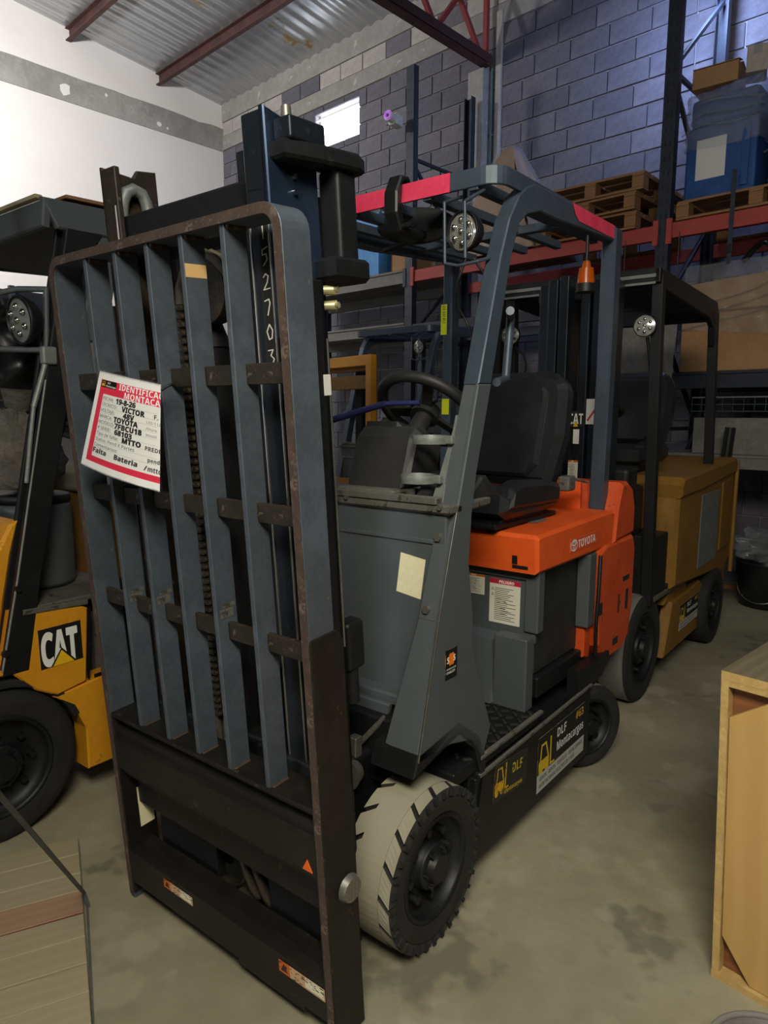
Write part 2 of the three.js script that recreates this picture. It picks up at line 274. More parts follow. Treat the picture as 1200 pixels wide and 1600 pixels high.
// concrete column with a pale corner strip, conduit beside it
struct('column', [bx(0.2, 5.05, 0.16, -4.74, 2.525, Z(WALL_L - 0.08), 0.008)], m.concrete);
struct('trim_5', [bx(0.07, 5.6, 0.05, -4.54, 2.8, Z(WALL_L - 0.012), 0.004)], m.blockPale);
tag(part('conduit', [rod(V(-4.605, 0.1, Z(WALL_L - 0.055)), V(-4.605, 5.05, Z(WALL_L - 0.055)), 0.012), ...[1.4, 2.9, 4.4].map((y) => bx(0.04, 0.02, 0.03, -4.605, y, Z(WALL_L - 0.045), 0.003))], mat({ color: 0x4f6b62, roughness: 0.6 }), scene), 'thin greenish conduit running up the block wall beside the column', 'pipe').rotation.y = -RT;
// corrugated roof, rising away from the back wall
{ const P = 0.19, n = 12, top = [];
  for (let x = WALL_B - 0.2; x < RIGHT_B + 0.2; x += P) for (let k = 0; k < n; k++) top.push([x + k / n * P, 0.016 * (1 - Math.cos(k / n * Math.PI * 2))]);
  const l0 = WALL_L + 0.3, l1 = FRONT_L - 0.3, pos = [], uv = [], idx = [];
  for (const [x, h] of top) for (const l of [l0, l1]) { pos.push(x, roofY(l) + h, Z(l)); uv.push(x, l); }
  for (let i = 0; i + 1 < top.length; i++) { const a = 2 * i; idx.push(a, a + 1, a + 2, a + 1, a + 3, a + 2); }
  const g = new THREE.BufferGeometry(); g.setAttribute('position', new THREE.Float32BufferAttribute(pos, 3)); g.setAttribute('uv', new THREE.Float32BufferAttribute(uv, 2)); g.setIndex(idx); g.computeVertexNormals();
  struct('ceiling', g, m.roof);
  struct('trim_6', [bx(RIGHT_B - WALL_B + 0.8, 0.06, 13.9, (RIGHT_B + WALL_B) / 2, 0, 0, 0)].map((q) => q.applyMatrix4(M4().makeRotationX(Math.atan(0.105))).translate(0, roofY(0) + 0.075, 0)), m.blockB);
}
[5.46, 4.21, 2.96, 1.71, 0.46, -0.8, -2.05, -3.3].forEach((l, k) => {
  const y = roofY(l) - 0.004, c = [[0, 0], [0.06, 0], [0.06, -0.012], [0.008, -0.012], [0.008, -0.142], [0.06, -0.142], [0.06, -0.155], [0, -0.155]];
  struct('ceiling_beam_' + (k + 1), extZY(c.map(([z, h]) => [z - l, y + h]), WALL_B, RIGHT_B, 0), m.purlin);
});
{ // roof truss over the column: angle chord and rod webs
  const b = -4.645, L = (l, y, dx = 0) => V(b + dx, y, Z(l));
  const t = struct('ceiling_beam_9', [bar(L(6.42, 5.135, -0.05), L(-6, 5.135, -0.05), 0.012, 0.13), bar(L(6.42, 5.076, -0.005), L(-6, 5.076, -0.005), 0.1, 0.012), bar(L(6.42, 5.135, 0.045), L(-6, 5.135, 0.045), 0.01, 0.09)], m.purlin);
  const top = (l) => roofY(l) - 0.2;
  part('top_chord', [bar(L(6.4, top(6.4)), L(-6, top(-6)), 0.1, 0.05)], m.truss, t);
  part('web', [bar(L(6.38, 5.1), L(6.38, top(6.38)), 0.05, 0.05, 0.003, V(1, 0, 0))], m.truss, t);
  for (let l = 6.28; l > -5; l -= 0.74) {
    part('web', [bar(L(l, 5.15), L(l - 0.37, 5.56), 0.045, 0.045, 0.003, V(1, 0, 0))], m.truss, t); part('web', [bar(L(l - 0.37, 5.56), L(l - 0.7, 5.15), 0.045, 0.045, 0.003, V(1, 0, 0))], m.truss, t);
    part('web', [bar(L(l - 0.37, 5.54), L(l - 0.37, top(l - 0.37)), 0.045, 0.045, 0.003, V(1, 0, 0))], m.truss, t);
  }
}
// ---------------------------------------------------------------- shared forklift pieces (local axes: x to the rear, y up, z to the truck's left)
const FT = 52 * D2R, FO = V(0.156, 0, -1.794);
function sector(r0, r1, a0, a1, z0, z1, sk0, sk1, n = 3) {           // block of a tread ring; skews turn its two ends; top pale with dust, flanks dark
  const pos = [], col = [], P = (r, a, z) => [r * Math.cos(a), r * Math.sin(a), z];
  const top = [0.32, 0.295, 0.215], dark = [0.032, 0.031, 0.028];
  const quad = (a, b, c, d, k) => { for (const p of [a, b, c, a, c, d]) { pos.push(...p); col.push(...k); } };
  for (let i = 0; i < n; i++) { const t0 = i / n, t1 = (i + 1) / n, A0 = a0 + (a1 - a0) * t0, A1 = a0 + (a1 - a0) * t1;
    quad(P(r1, A0 + sk0, z0), P(r1, A1 + sk0, z0), P(r1, A1 + sk1, z1), P(r1, A0 + sk1, z1), top);
    quad(P(r0, A0 + sk1, z1), P(r1, A0 + sk1, z1), P(r1, A1 + sk1, z1), P(r0, A1 + sk1, z1), dark);
    quad(P(r0, A0 + sk0, z0), P(r0, A1 + sk0, z0), P(r1, A1 + sk0, z0), P(r1, A0 + sk0, z0), dark); }
  quad(P(r0, a0 + sk0, z0), P(r1, a0 + sk0, z0), P(r1, a0 + sk1, z1), P(r0, a0 + sk1, z1), dark);
  quad(P(r0, a1 + sk0, z0), P(r0, a1 + sk1, z1), P(r1, a1 + sk1, z1), P(r1, a1 + sk0, z0), dark);
  const g = new THREE.BufferGeometry(); g.setAttribute('position', new THREE.Float32BufferAttribute(pos, 3)); g.setAttribute('color', new THREE.Float32BufferAttribute(col, 3)); g.setAttribute('uv', new THREE.Float32BufferAttribute(pos.filter((_, i) => i % 3 < 2), 2)); g.computeVertexNormals(); return g;
}
function wheel(parent, x, r, zOut, w, side, o = {}) {                // side 1: outer face towards +z
  const g = new THREE.Group(); g.name = 'wheel'; parent.add(g); g.position.set(x, r, zOut); if (side < 0) g.rotation.y = Math.PI; g.rotation.z = o.spin ?? 0;
  const core = o.treaded ? r - 0.018 : r - 0.002;
  part('tyre', [latheZ([[r * 0.66, -0.012], [r * 0.7, -0.004], [r * 0.86, 0], [core - 0.012, -0.004], [core, -0.018], [core, -w + 0.018], [core - 0.012, -w + 0.003], [r * 0.7, -w], [r * 0.66, -w + 0.01], [r * 0.66, -0.012]], 48)], o.tyreMat ?? m.rubber, g);
  if (o.treaded) {
    const n = 17, list = [], st = Math.PI * 2 / n, gap = 0.2;
    for (let k = 0; k < n; k++) { const a = k * st;
      list.push(sector(r - 0.03, r, a, a + st, -w * 0.76, -w * 0.24, 0, 0, 4));
      list.push(sector(r - 0.03, r - 0.001, a, a + st * (1 - gap), -w * 0.245, -0.004, 0, 0.13, 4));
      list.push(sector(r - 0.03, r - 0.001, a + st * 0.5, a + st * (1.5 - gap), -w + 0.004, -w * 0.755, 0.13, 0, 4)); }
    part('tread', list, m.tread, g);
    part('lug', Array.from({ length: n * 2 }, (_, k) => bx(0.012, 0.02, 0.006, 0, 0, 0, 0).applyMatrix4(M4().makeTranslation(0, r * 0.94, 0.001)).rotateZ(k * Math.PI / n)), m.rubber, g).userData.kind = 'stuff';
  } else if (o.pale) part('tread', [latheZ([[r - 0.001, -0.02], [r, -0.03], [r, -w + 0.03], [r - 0.001, -w + 0.02]], 48)], o.pale, g);
  const rim = o.rim ?? m.black;
  part('rim', [latheZ([[r * 0.67, -0.008], [r * 0.64, -0.002], [r * 0.6, -0.012], [r * 0.56, -0.05], [r * 0.3, -0.055], [r * 0.29, -0.02], [r * 0.26, -0.012], [0, -0.012]], 40)], rim, g);
  const nut = []; for (let k = 0; k < 8; k++) { const a = k / 8 * 6.2832; nut.push(rod(V(Math.cos(a) * r * 0.43, Math.sin(a) * r * 0.43, -0.055), V(Math.cos(a) * r * 0.43, Math.sin(a) * r * 0.43, -0.026), 0.013, 0.012, 6)); }
  for (const q of nut) part('nut', q, o.nutMat ?? m.black, g);
  part('hub', [cylZ(r * 0.2, -0.012, 0.006, 0, 0, 24, r * 0.17), ...[0, 1, 2, 3, 4, 5].map((k) => cylZ(0.006, -0.012, 0.0, Math.cos(k) * r * 0.24, Math.sin(k) * r * 0.24, 6))], rim, g);
  return g;
}
function steering(parent, at, r, tilt) {
  const g = new THREE.Group(); g.name = 'steering_wheel'; g.position.copy(at); g.rotation.z = tilt; parent.add(g);
  const s = (a, b) => bar(V(0, -0.01, 0), V(Math.cos(a) * r * 0.97, 0, Math.sin(a) * r * 0.97), b, 0.012, 0.004);
  part('rim', new THREE.TorusGeometry(r, 0.019, 12, 44).rotateX(Math.PI / 2), m.plastic, g);
  part('spoke', [s(0.5, 0.035), s(2.64, 0.035), s(4.71, 0.045)], m.plastic, g);
  part('horn_button', [rod(V(0, -0.03, 0), V(0, 0.012, 0), 0.05, 0.042, 20)], m.plastic, g);
  part('column', [rod(V(0, -0.02, 0), V(-0.02, -0.32, 0), 0.03, 0.045, 14)], m.plastic, g);
  return g;
}
function seat(parent, x, y, z, w = 0.46) {
  const g = new THREE.Group(); g.name = 'seat'; g.position.set(x, y, z); parent.add(g);
  const side = [[-0.02, 0.02], [-0.01, 0.085], [0.06, 0.115], [0.2, 0.095], [0.38, 0.075], [0.43, 0.06], [0.43, 0], [0.03, -0.005]];
  part('cushion', [extXY(side, -w / 2, w / 2, 0.025)], m.vinyl, g);
  part('bolster', [extXY([[0.0, 0.03], [0.02, 0.11], [0.1, 0.13], [0.3, 0.12], [0.42, 0.1], [0.42, 0.02]], w / 2 - 0.075, w / 2 + 0.012, 0.02), extXY([[0.0, 0.03], [0.02, 0.11], [0.1, 0.13], [0.3, 0.12], [0.42, 0.1], [0.42, 0.02]], -w / 2 - 0.012, -w / 2 + 0.075, 0.02)], m.vinyl, g);
  const back = [...arc(-w / 2 + 0.1, 0.36, 0.1, 180, 100, 5), ...arc(w / 2 - 0.1, 0.36, 0.1, 80, 0, 5), [w / 2 + 0.005, 0.2], [w / 2 - 0.03, 0.0], [-w / 2 + 0.03, 0.0], [-w / 2 - 0.005, 0.2]].map(([a, b]) => [a, b]);
  const lean = M4().makeRotationZ(-0.2).setPosition(0.37, 0.09, 0);
  part('backrest', [extZY(back, 0.0, 0.11, 0.03).applyMatrix4(lean)], m.vinyl, g);
  const inner = [...arc(-w / 2 + 0.13, 0.35, 0.06, 180, 100, 4), ...arc(w / 2 - 0.13, 0.35, 0.06, 80, 0, 4), [w / 2 - 0.08, 0.08], [w / 2 - 0.12, 0.03], [-w / 2 + 0.12, 0.03], [-w / 2 + 0.08, 0.08]];
  part('back_pad', [extZY(inner, -0.02, 0.03, 0.012).applyMatrix4(lean)], m.vinyl, g);
  part('base', [bx(0.34, 0.035, w - 0.08, 0.2, -0.02, 0, 0.006), bx(0.4, 0.02, 0.03, 0.22, -0.045, w / 2 - 0.08), bx(0.4, 0.02, 0.03, 0.22, -0.045, -w / 2 + 0.08)], m.black, g);
  return g;
}
function workLamp(parent, at, r, turn, tilt = 0, lensMat = m.lens) {                   // round work lamp looking along -x
  const g = new THREE.Group(); g.name = 'work_lamp'; g.position.copy(at); g.rotation.set(0, turn, tilt, 'YXZ'); parent.add(g);
  part('housing', [latheZ([[0, -0.06], [r * 0.5, -0.055], [r * 0.85, -0.03], [r * 1.06, 0], [r * 1.06, 0.012], [r * 0.98, 0.015], [r * 0.97, 0.004]], 28).rotateY(-Math.PI / 2)], m.black, g);
  part('lens', [latheZ([[0, 0.016], [r * 0.5, 0.014], [r * 0.97, 0.006]], 28).rotateY(-Math.PI / 2)], lensMat, g);
  const leds = []; for (let k = 0; k < 6; k++) { const a = k / 6 * 6.283; leds.push(new THREE.SphereGeometry(r * 0.16, 8, 6).translate(-0.014, Math.cos(a) * r * 0.58, Math.sin(a) * r * 0.58)); } leds.push(new THREE.SphereGeometry(r * 0.16, 8, 6).translate(-0.016, 0, 0));
  part('reflector', leds, m.chrome, g);
  return g;
}
function decal(parent, name, tx, w, h, at, face, o = {}) {           // thin printed label; face: 'z' on a left flank, 'x' on a front face
  const g = new THREE.BoxGeometry(w, h, 0.0012); if (face === 'x') g.rotateY(-Math.PI / 2); if (o.rot) g.rotateX(o.rot);
  const o2 = part(name, g, tx.isMaterial ? tx : printMat(tx, o.rough), parent); o2.position.copy(at); if (o.rz) o2.rotation.z = o.rz; return o2;
}
// ---------------------------------------------------------------- printed things
const T = {};
const F = (s, w = 'bold') => w + ' ' + s + 'px sans-serif';
function truckIcon(x, px, py, s, c) {                                // small forklift pictogram
  x.fillStyle = c; x.strokeStyle = c; x.lineWidth = s * 0.07;
  x.beginPath(); x.roundRect(px, py + s * 0.5, s * 0.62, s * 0.3, s * 0.06); x.fill();
  x.beginPath(); x.moveTo(px + s * 0.1, py + s * 0.52); x.lineTo(px + s * 0.16, py + s * 0.08); x.lineTo(px + s * 0.42, py + s * 0.08); x.lineTo(px + s * 0.58, py + s * 0.52); x.stroke();
  x.fillRect(px + s * 0.68, py, s * 0.08, s * 0.84); x.fillRect(px + s * 0.68, py + s * 0.78, s * 0.3, s * 0.06);
  for (const cx of [0.14, 0.5]) { x.beginPath(); x.arc(px + s * cx, py + s * 0.82, s * 0.12, 0, 7); x.fill(); }
}
T.card = canvasTex(768, 1000, (x, w, h) => {
  x.fillStyle = '#f7f6f2'; x.fillRect(0, 0, w, h); x.fillStyle = '#e8344e'; x.fillRect(52, 75, w - 52, h - 150); x.fillStyle = '#f1f0ea'; x.fillRect(112, 212, w - 112, h - 350);
  x.fillStyle = '#151515'; x.fillRect(60, 78, 205, 70); truckIcon(x, 68, 86, 56, '#f0c419'); x.fillStyle = '#fff'; x.font = F(24); x.fillText('DLF', 140, 108); x.fillText('Montacargas', 126, 138, 134);
  x.fillStyle = '#fff'; x.font = F(80); x.fillText('IDENTIFICACION', 300, 138); x.fillText('MONTACARGAS', 372, 208);
  x.fillStyle = '#222'; const L = ['FECHA:', 'TECNICO:', 'VOLTAJE:', 'MARCA:', 'MODELO:', '# SERIE:', 'Tipo de falla:', 'Status: Pend X Partes', 'Comentarios:'], y0 = 268, dy = 60;
  L.forEach((s, i) => { x.font = F(46, 'normal'); x.fillText(s, 118, y0 + i * dy); x.fillStyle = '#a5a5a0'; x.fillRect(118, y0 + i * dy + 10, w - 140, 2); x.fillStyle = '#222'; });
  x.fillStyle = '#6f6f6c'; x.font = F(36, 'normal'); ['', '', 'LED 5 LD', 'Altura', 'Mastil'].forEach((s, i) => x.fillText(s, 640, y0 + i * dy));
  x.fillStyle = x.strokeStyle = '#0d0d0d'; x.lineWidth = 5; x.lineJoin = 'round'; const H = [['19-8-26', 290], ['VICTOR', 375], ['48V', 400], ['TOYOTA', 300], ['7FBCU18', 320], ['68103', 330], ['MTTO', 420]];
  H.forEach(([s, px], i) => { x.save(); x.translate(px, y0 + i * dy + 8); x.rotate(-0.02 + 0.015 * (i % 3)); x.font = F(68); x.fillText(s, 0, 0, 310); x.strokeText(s, 0, 0, 310); x.restore(); });
  x.lineWidth = 3; x.font = F(56); x.fillText('F.', 706, y0 + dy + 4); x.fillText('PREDE', 640, y0 + 6 * dy + 14, 140); x.fillText('pend', 668, y0 + 8 * dy, 100);
  x.font = F(70); x.save(); x.translate(112, y0 + 9 * dy + 8); x.rotate(0.02); x.fillText('Falta', 0, 0, 190); x.strokeText('Falta', 0, 0, 190); x.fillText('Bateria', 250, 0, 230); x.strokeText('Bateria', 250, 0, 230); x.fillText('/', 530, 10); x.fillText('mtto', 560, 10, 110); x.restore();
});
T.toyota = canvasTex(768, 128, (x, w, h) => {
  x.fillStyle = '#d65320'; x.fillRect(0, 0, w, h); x.strokeStyle = x.fillStyle = '#f4ece6'; x.lineWidth = 11;
  const e = (cx, cy, a, b) => { x.beginPath(); x.ellipse(cx, cy, a, b, 0, 0, 7); x.stroke(); };
  e(86, 64, 72, 52); e(86, 66, 22, 46); e(86, 40, 52, 23); x.font = F(112); x.fillText('TOYOTA', 178, 104, 570);
});
T.sas = canvasTex(192, 288, (x, w, h) => {
  x.fillStyle = '#101112'; x.fillRect(0, 0, w, h); x.fillStyle = '#ee7a1c'; for (let k = 0; k < 6; k++) { const a = k / 6 * 6.283; x.beginPath(); x.arc(96 + Math.cos(a) * 38, 100 + Math.sin(a) * 42, 24, 0, 7); x.fill(); } x.beginPath(); x.arc(96, 100, 40, 0, 7); x.fill();
  x.font = F(84); x.fillStyle = '#f2f2f2'; x.fillText('S', 18, 132); x.fillText('S', 122, 128); x.fillStyle = '#ee7a1c'; x.fillText('A', 66, 118);
  x.fillStyle = '#e6e6e6'; x.font = F(24); x.fillText('SYSTEM OF ACTIVE', 16, 200, 160); x.font = F(30); x.fillText('STABILITY', 16, 236, 160);
});
T.dlf = canvasTex(1024, 512, (x, w, h) => {
  x.fillStyle = '#141514'; x.fillRect(0, 0, w, h); truckIcon(x, 20, 60, 330, '#d8b51c'); x.fillStyle = '#e8e8e6'; x.font = F(120); x.fillText('DLF', 380, 130, 250); x.fillText('Montacargas', 380, 262, 620);
  x.fillStyle = '#d9a31c'; x.font = F(110); x.fillText('#63', 800, 110, 200); x.fillStyle = '#b9b9b4'; x.fillRect(0, 345, w, 167); x.fillStyle = '#222'; x.font = F(56); x.fillText('VENTA · RENTA · SERVICIO · REFACCIONES', 40, 415, 940); x.fillText('MONTACARGAS ELECTRICOS Y GAS', 40, 482, 760);
});
T.worn = canvasTex(640, 320, (x, w, h) => {
  x.fillStyle = '#262725'; x.fillRect(0, 0, w, h); truckIcon(x, 20, 20, 270, '#d8a818'); x.fillStyle = '#cdb01c'; x.font = F(120); x.fillText('DLF', 330, 150, 260); x.font = F(58); x.fillText('Montacargas', 200, 290, 400);
  x.fillStyle = '#262725'; let s = 5; const R = () => (s = (s * 1103515245 + 12345) & 0x7fffffff) / 0x7fffffff; for (let k = 0; k < 150; k++) { x.save(); x.translate(R() * w, R() * h); x.rotate(R() * 3); x.fillRect(0, 0, 10 + R() * 40, 2 + R() * 9); x.restore(); }
});
T.cat = canvasTex(512, 512, (x, w, h) => {
  x.fillStyle = '#151513'; x.beginPath(); x.roundRect(0, 0, w, h, 40); x.fill(); x.fillStyle = x.strokeStyle = '#f4f4f0'; x.lineJoin = 'round'; x.lineWidth = 26; x.font = F(500); x.save(); x.scale(0.5, 1.16); for (const [c, px] of [['C', 20], ['A', 330], ['T', 650]]) { x.fillText(c, px, 418); x.strokeText(c, px, 418); } x.restore();
  x.fillStyle = '#151513'; x.beginPath(); x.moveTo(118, 512); x.lineTo(258, 290); x.lineTo(430, 512); x.fill(); x.fillStyle = '#f0c01c'; x.beginPath(); x.moveTo(142, 512); x.lineTo(258, 325); x.lineTo(404, 512); x.fill();
});
T.orangeTag = canvasTex(256, 64, (x, w, h) => { x.fillStyle = '#c9a07a'; x.fillRect(0, 0, w, h); x.fillStyle = '#e0dcc0'; x.fillRect(150, 4, 100, 50); x.fillStyle = '#c25f1c'; x.fillRect(0, 0, 62, h); x.fillStyle = '#2a241c'; x.beginPath(); x.moveTo(30, 8); x.lineTo(10, 52); x.lineTo(52, 52); x.fill(); let s = 3; const R = () => (s = (s * 1103515245 + 12345) & 0x7fffffff) / 0x7fffffff; x.fillStyle = '#2b2722'; for (let k = 0; k < 40; k++) x.fillRect(R() * w, R() * h, 4 + R() * 14, 2 + R() * 5); });
const warn = (w, h, band, title) => canvasTex(w, h, (x) => {
  x.fillStyle = '#dcdac8'; x.fillRect(0, 0, w, h); x.fillStyle = band; x.fillRect(0, 0, w, h * 0.11); x.fillStyle = '#fff'; x.font = F(h * 0.09); x.fillText(title, w * 0.3, h * 0.09, w * 0.5); x.fillStyle = '#444';
  let s = 9; const R = () => (s = (s * 1103515245 + 12345) & 0x7fffffff) / 0x7fffffff;
  for (let y = h * 0.2; y < h * 0.93; y += h * 0.042) x.fillRect(w * 0.17, y, w * (0.35 + 0.4 * R()), h * 0.014);
  x.strokeStyle = '#333'; x.lineWidth = 3; for (const y of [0.2, 0.32]) { x.beginPath(); x.moveTo(w * 0.1, h * y); x.lineTo(w * 0.06, h * (y + 0.06)); x.lineTo(w * 0.14, h * (y + 0.06)); x.closePath(); x.stroke(); }
  x.fillStyle = '#55523f'; for (let k = 0; k < 7; k++) x.fillRect(w * (0.2 + R() * 0.3), h * (0.4 + R() * 0.5), w * 0.35 * R(), h * 0.012);
});
T.warn = warn(256, 384, '#b32336', 'PELIGRO'); T.warn2 = warn(192, 192, '#c8641c', 'AVISO');
T.strip = canvasTex(64, 512, (x, w, h) => { x.fillStyle = '#d6e01c'; x.fillRect(0, 0, w, h); x.fillStyle = '#3a3d10'; x.save(); x.translate(18, 20); x.rotate(Math.PI / 2); x.font = F(44); x.fillText('USE SEAT BELT', 0, 0, 470); x.restore(); });
T.chalk = canvasTex(64, 1024, (x, w, h) => { x.fillStyle = '#1a1b1d'; x.fillRect(0, 0, w, h); x.strokeStyle = '#dcdcda'; x.lineWidth = 8; x.lineCap = x.lineJoin = 'round';
  const D = { 1: [[30, 0, 32, 110]], 5: [[52, 0, 20, 14, 18, 48, 42, 44, 48, 80, 22, 116]], 2: [[16, 24, 30, 4, 46, 20, 38, 60, 14, 106, 52, 100]], 7: [[14, 14, 40, 4, 46, 30, 28, 108]], 0: [[32, 4, 14, 50, 26, 104, 44, 96, 50, 44, 32, 4]], 3: [[14, 12, 44, 8, 28, 46, 48, 70, 36, 104, 12, 100]] };
  ['1', '5', '2', '7', '0', '3'].forEach((c, i) => { for (const l of D[c]) { x.beginPath(); for (let k = 0; k < l.length; k += 2) x[k ? 'lineTo' : 'moveTo'](l[k], l[k + 1] + 20 + i * 166); x.stroke(); } }); });
T.doc = canvasTex(192, 256, (x, w, h) => { x.fillStyle = '#cfccc8'; x.fillRect(0, 0, w, h); x.fillStyle = '#8f8c8a'; for (let y = 40; y < h - 20; y += 13) x.fillRect(24, y, 90 + ((y * 37) % 60), 4); });
// ---------------------------------------------------------------- the grey and orange forklift in the middle
{
  const t = thing('forklift', 'dark grey forklift with orange rear hood, its tall barred load backrest nearest the viewer', 'forklift', FO, FT);
  const TILT = Math.atan(0.077), mt = (g) => (Array.isArray(g) ? merge(g) : g).applyMatrix4(M4().makeRotationZ(TILT).setPosition(-0.467, 0, 0));   // mast axes: x behind the backrest front, y along the mast
  const mp = (n, g, mm, parent = t, l) => part(n, mt(g), mm, parent, l);
  // load backrest: bent flat-bar frame, five upright bars, three cross bars
  const ZL = -0.8, ZR = 0.036, TOP = 1.838, TH = 0.02;
  const out = [[ZL, 0.0], ...arc(ZL + 0.05, TOP - 0.05, 0.05, 180, 90), ...arc(ZR - 0.05, TOP - 0.05, 0.05, 90, 0), [ZR, 0.0], [ZR - TH, 0.0], ...arc(ZR - 0.05, TOP - 0.05, 0.03, 0, 90), ...arc(ZL + 0.05, TOP - 0.05, 0.03, 90, 180), [ZL + TH, 0.0]];
  const frame = mp('load_backrest', [extZY(out, 0.0, 0.078, 0.003)], m.rest);
  mp('worn_edge', [extZY(out.map(([z, v]) => [z, Math.max(v, 0.012)]), -0.0015, 0.0005, 0)], m.restEdge, frame);
  for (const z of [-0.637, -0.51, -0.386, -0.264, -0.131]) { const o = mp('upright_bar', [span(0.004, 0.062, 0.6, TOP - TH, z - 0.007, z + 0.007, 0.002)], m.rest, frame); mp('weld', [bx(0.05, 0.012, 0.03, 0.035, 0.606, z, 0.004)], m.restEdge, frame); mp('weld', [bx(0.05, 0.012, 0.024, 0.035, TOP - TH - 0.004, z, 0.004)], m.restEdge, frame); }
  for (const v of [1.532, 1.244, 0.952]) mp('cross_bar', [span(0.032, 0.044, v - 0.021, v + 0.021, ZL + TH, ZR - TH, 0.002)], m.grease, frame);
  for (const [z, v] of [[-0.6295, 0.96], [-0.5025, 0.975], [-0.2565, 0.985]]) mp('scuff', [span(0.012, 0.05, v, v + 0.022, z, z + 0.0005, 0), span(0.02, 0.056, v + 0.024, v + 0.034, z, z + 0.0005, 0)], m.deckMetal, frame);
  mp('paint_mark', [span(0.006, 0.06, 1.735, 1.762, -0.2575, -0.2565, 0)], mat({ color: 0xc9a56e, roughness: 0.9 }), frame);
  // carriage: side plates, fork bars, black inner plates
  const cheek = [[0.0, 0.012], [0.1, 0.0], [0.1, 0.97], [0.08, 1.0], [0.0, 1.0]];
  const car = mp('carriage', [span(0.05, 0.075, 0.3, 0.42, ZL + TH, ZR - TH, 0.004)], m.carriage);
  for (const [z0, z1] of [[ZR - 0.001, ZR + 0.004], [ZL - 0.004, ZL]]) mp('side_plate', [extXY(cheek, z0, z1, 0.002)], m.carriage, car);
  for (const [z0, z1] of [[ZL + 0.018, ZL + 0.026], [ZR - 0.026, ZR - 0.018]]) mp('side_plate', [span(0.0, 0.1, 0.02, 0.6, z0, z1, 0.002)], m.carriage, car);
  mp('fork_bar', [extXY([[0.0, 0.44], [0.05, 0.44], [0.05, 0.6], [0.026, 0.6], [0.026, 0.57], [0.012, 0.56], [0.012, 0.535], [0.0, 0.53]], ZL + TH, ZR - TH, 0.003), span(-0.001, 0.085, 0.598, 0.61, ZL + TH, ZR - TH, 0.003), span(0.012, 0.05, 0.414, 0.441, ZL + TH, ZR - TH, 0.006)], m.carriage, car);
  mp('fork_bar', [extXY([[0.0, 0.062], [0.05, 0.05], [0.07, 0.06], [0.07, 0.185], [0.03, 0.185], [0.03, 0.172], [0.0, 0.166]], ZL + TH, ZR - TH, 0.003), span(0.0, 0.012, 0.045, 0.064, -0.3, -0.06, 0.003)], m.carriage, car);
  mp('inner_plate', [span(0.085, 0.115, 0.02, 0.64, -0.735, -0.47, 0.006)], m.black, car); mp('inner_plate', [span(0.085, 0.115, 0.02, 0.64, -0.26, -0.03, 0.006)], m.black, car);
  mp('highlight_edge', [rod(V(0.046, 0.398, -0.2), V(0.046, 0.398, ZR - TH), 0.006)], m.railWorn, car);
  decal(t, 'worn_sticker', T.orangeTag, 0.15, 0.032, V(-0.4795, 0.136, -0.062), 'x', { rz: TILT }); decal(t, 'worn_sticker', T.orangeTag, 0.13, 0.026, V(-0.4795, 0.14, -0.54), 'x', { rz: TILT });
  mp('worn_sticker', [span(0.045, 0.092, 0.22, 0.35, ZL + 0.0265, ZL + 0.0275, 0)], m.cream, car);
  mp('warning_triangle', [extZY([[-0.03, 0.45], [0.0, 0.45], [-0.014, 0.478]], -0.002, 0.0, 0)], mat({ color: 0xe0661c, roughness: 0.6 }), car);
  part('roller', [rod(V(-0.43, 0.392, 0.041), V(-0.43, 0.392, 0.056), 0.033, 0.028, 20)], m.steel, t);
  // mast: inner channels with their side plates, cross beams, outer lower channels
  const chan = (z0, z1, u0, u1, v0, v1, web) => [span(u0, u0 + 0.016, v0, v1, z0, z1), span(u1 - 0.016, u1, v0, v1, z0, z1), web > 0 ? span(u0, u1, v0, v1, z1 - 0.014, z1) : span(u0, u1, v0, v1, z0, z0 + 0.014)];
  const mast = mp('mast', [span(0.12, 0.23, 1.83, 1.93, -0.64, -0.13, 0.008)], m.black); mp('cross_beam', [span(0.13, 0.24, 0.5, 0.62, -0.64, -0.13, 0.008)], m.black, mast);
  mp('mast_rail', [...chan(-0.16, -0.095, 0.1, 0.255, 0.03, 1.9, 1), span(0.1, 0.116, 1.89, 2.04, -0.16, -0.095)], m.mastBlue, mast); mp('rail_plate', [extXY([[0.1, 1.6], [0.245, 1.6], [0.245, 2.012], [0.1, 2.045]], -0.109, -0.092, 0.003)], m.plateSkyTint, mast);
  mp('mast_rail', [...chan(-0.685, -0.62, 0.1, 0.255, 0.03, 1.9, -1), extXY([[0.1, 1.9], [0.255, 1.9], [0.255, 2.06], [0.2, 2.055], [0.185, 2.035], [0.1, 2.045]], -0.685, -0.671, 0.003), span(0.1, 0.116, 1.89, 2.04, -0.685, -0.62)], m.grease, mast);
  mp('hose_guide', [tube([[0.125, 1.6, -0.65], [0.125, 1.9, -0.65], [0.14, 1.98, -0.65], [0.17, 2.0, -0.65], [0.2, 1.975, -0.65], [0.212, 1.85, -0.65]], 0.016, 24, 8)], m.bracket, mast);
  mp('chalk_number', [new THREE.BoxGeometry(0.001, 0.31, 0.03).translate(0.0994, 1.685, -0.117)], printMat(T.chalk, 0.8), mast);
  for (const z of [-0.154, -0.099]) mp('worn_edge', [rod(V(0.0995, 0.6, z), V(0.0995, 1.84, z), 0.0036, 0.0036, 6)], m.railWorn, mast);
  mp('worn_edge', [rod(V(0.0995, 0.6, -0.63), V(0.0995, 1.95, -0.63), 0.003, 0.003, 6)], m.railWorn, mast);
  mp('outer_rail', [...chan(-0.09, -0.05, 0.1, 0.2, 0.02, 1.72, 1)], m.black, mast); mp('outer_rail', [...chan(-0.73, -0.69, 0.1, 0.2, 0.02, 1.72, -1)], m.black, mast);
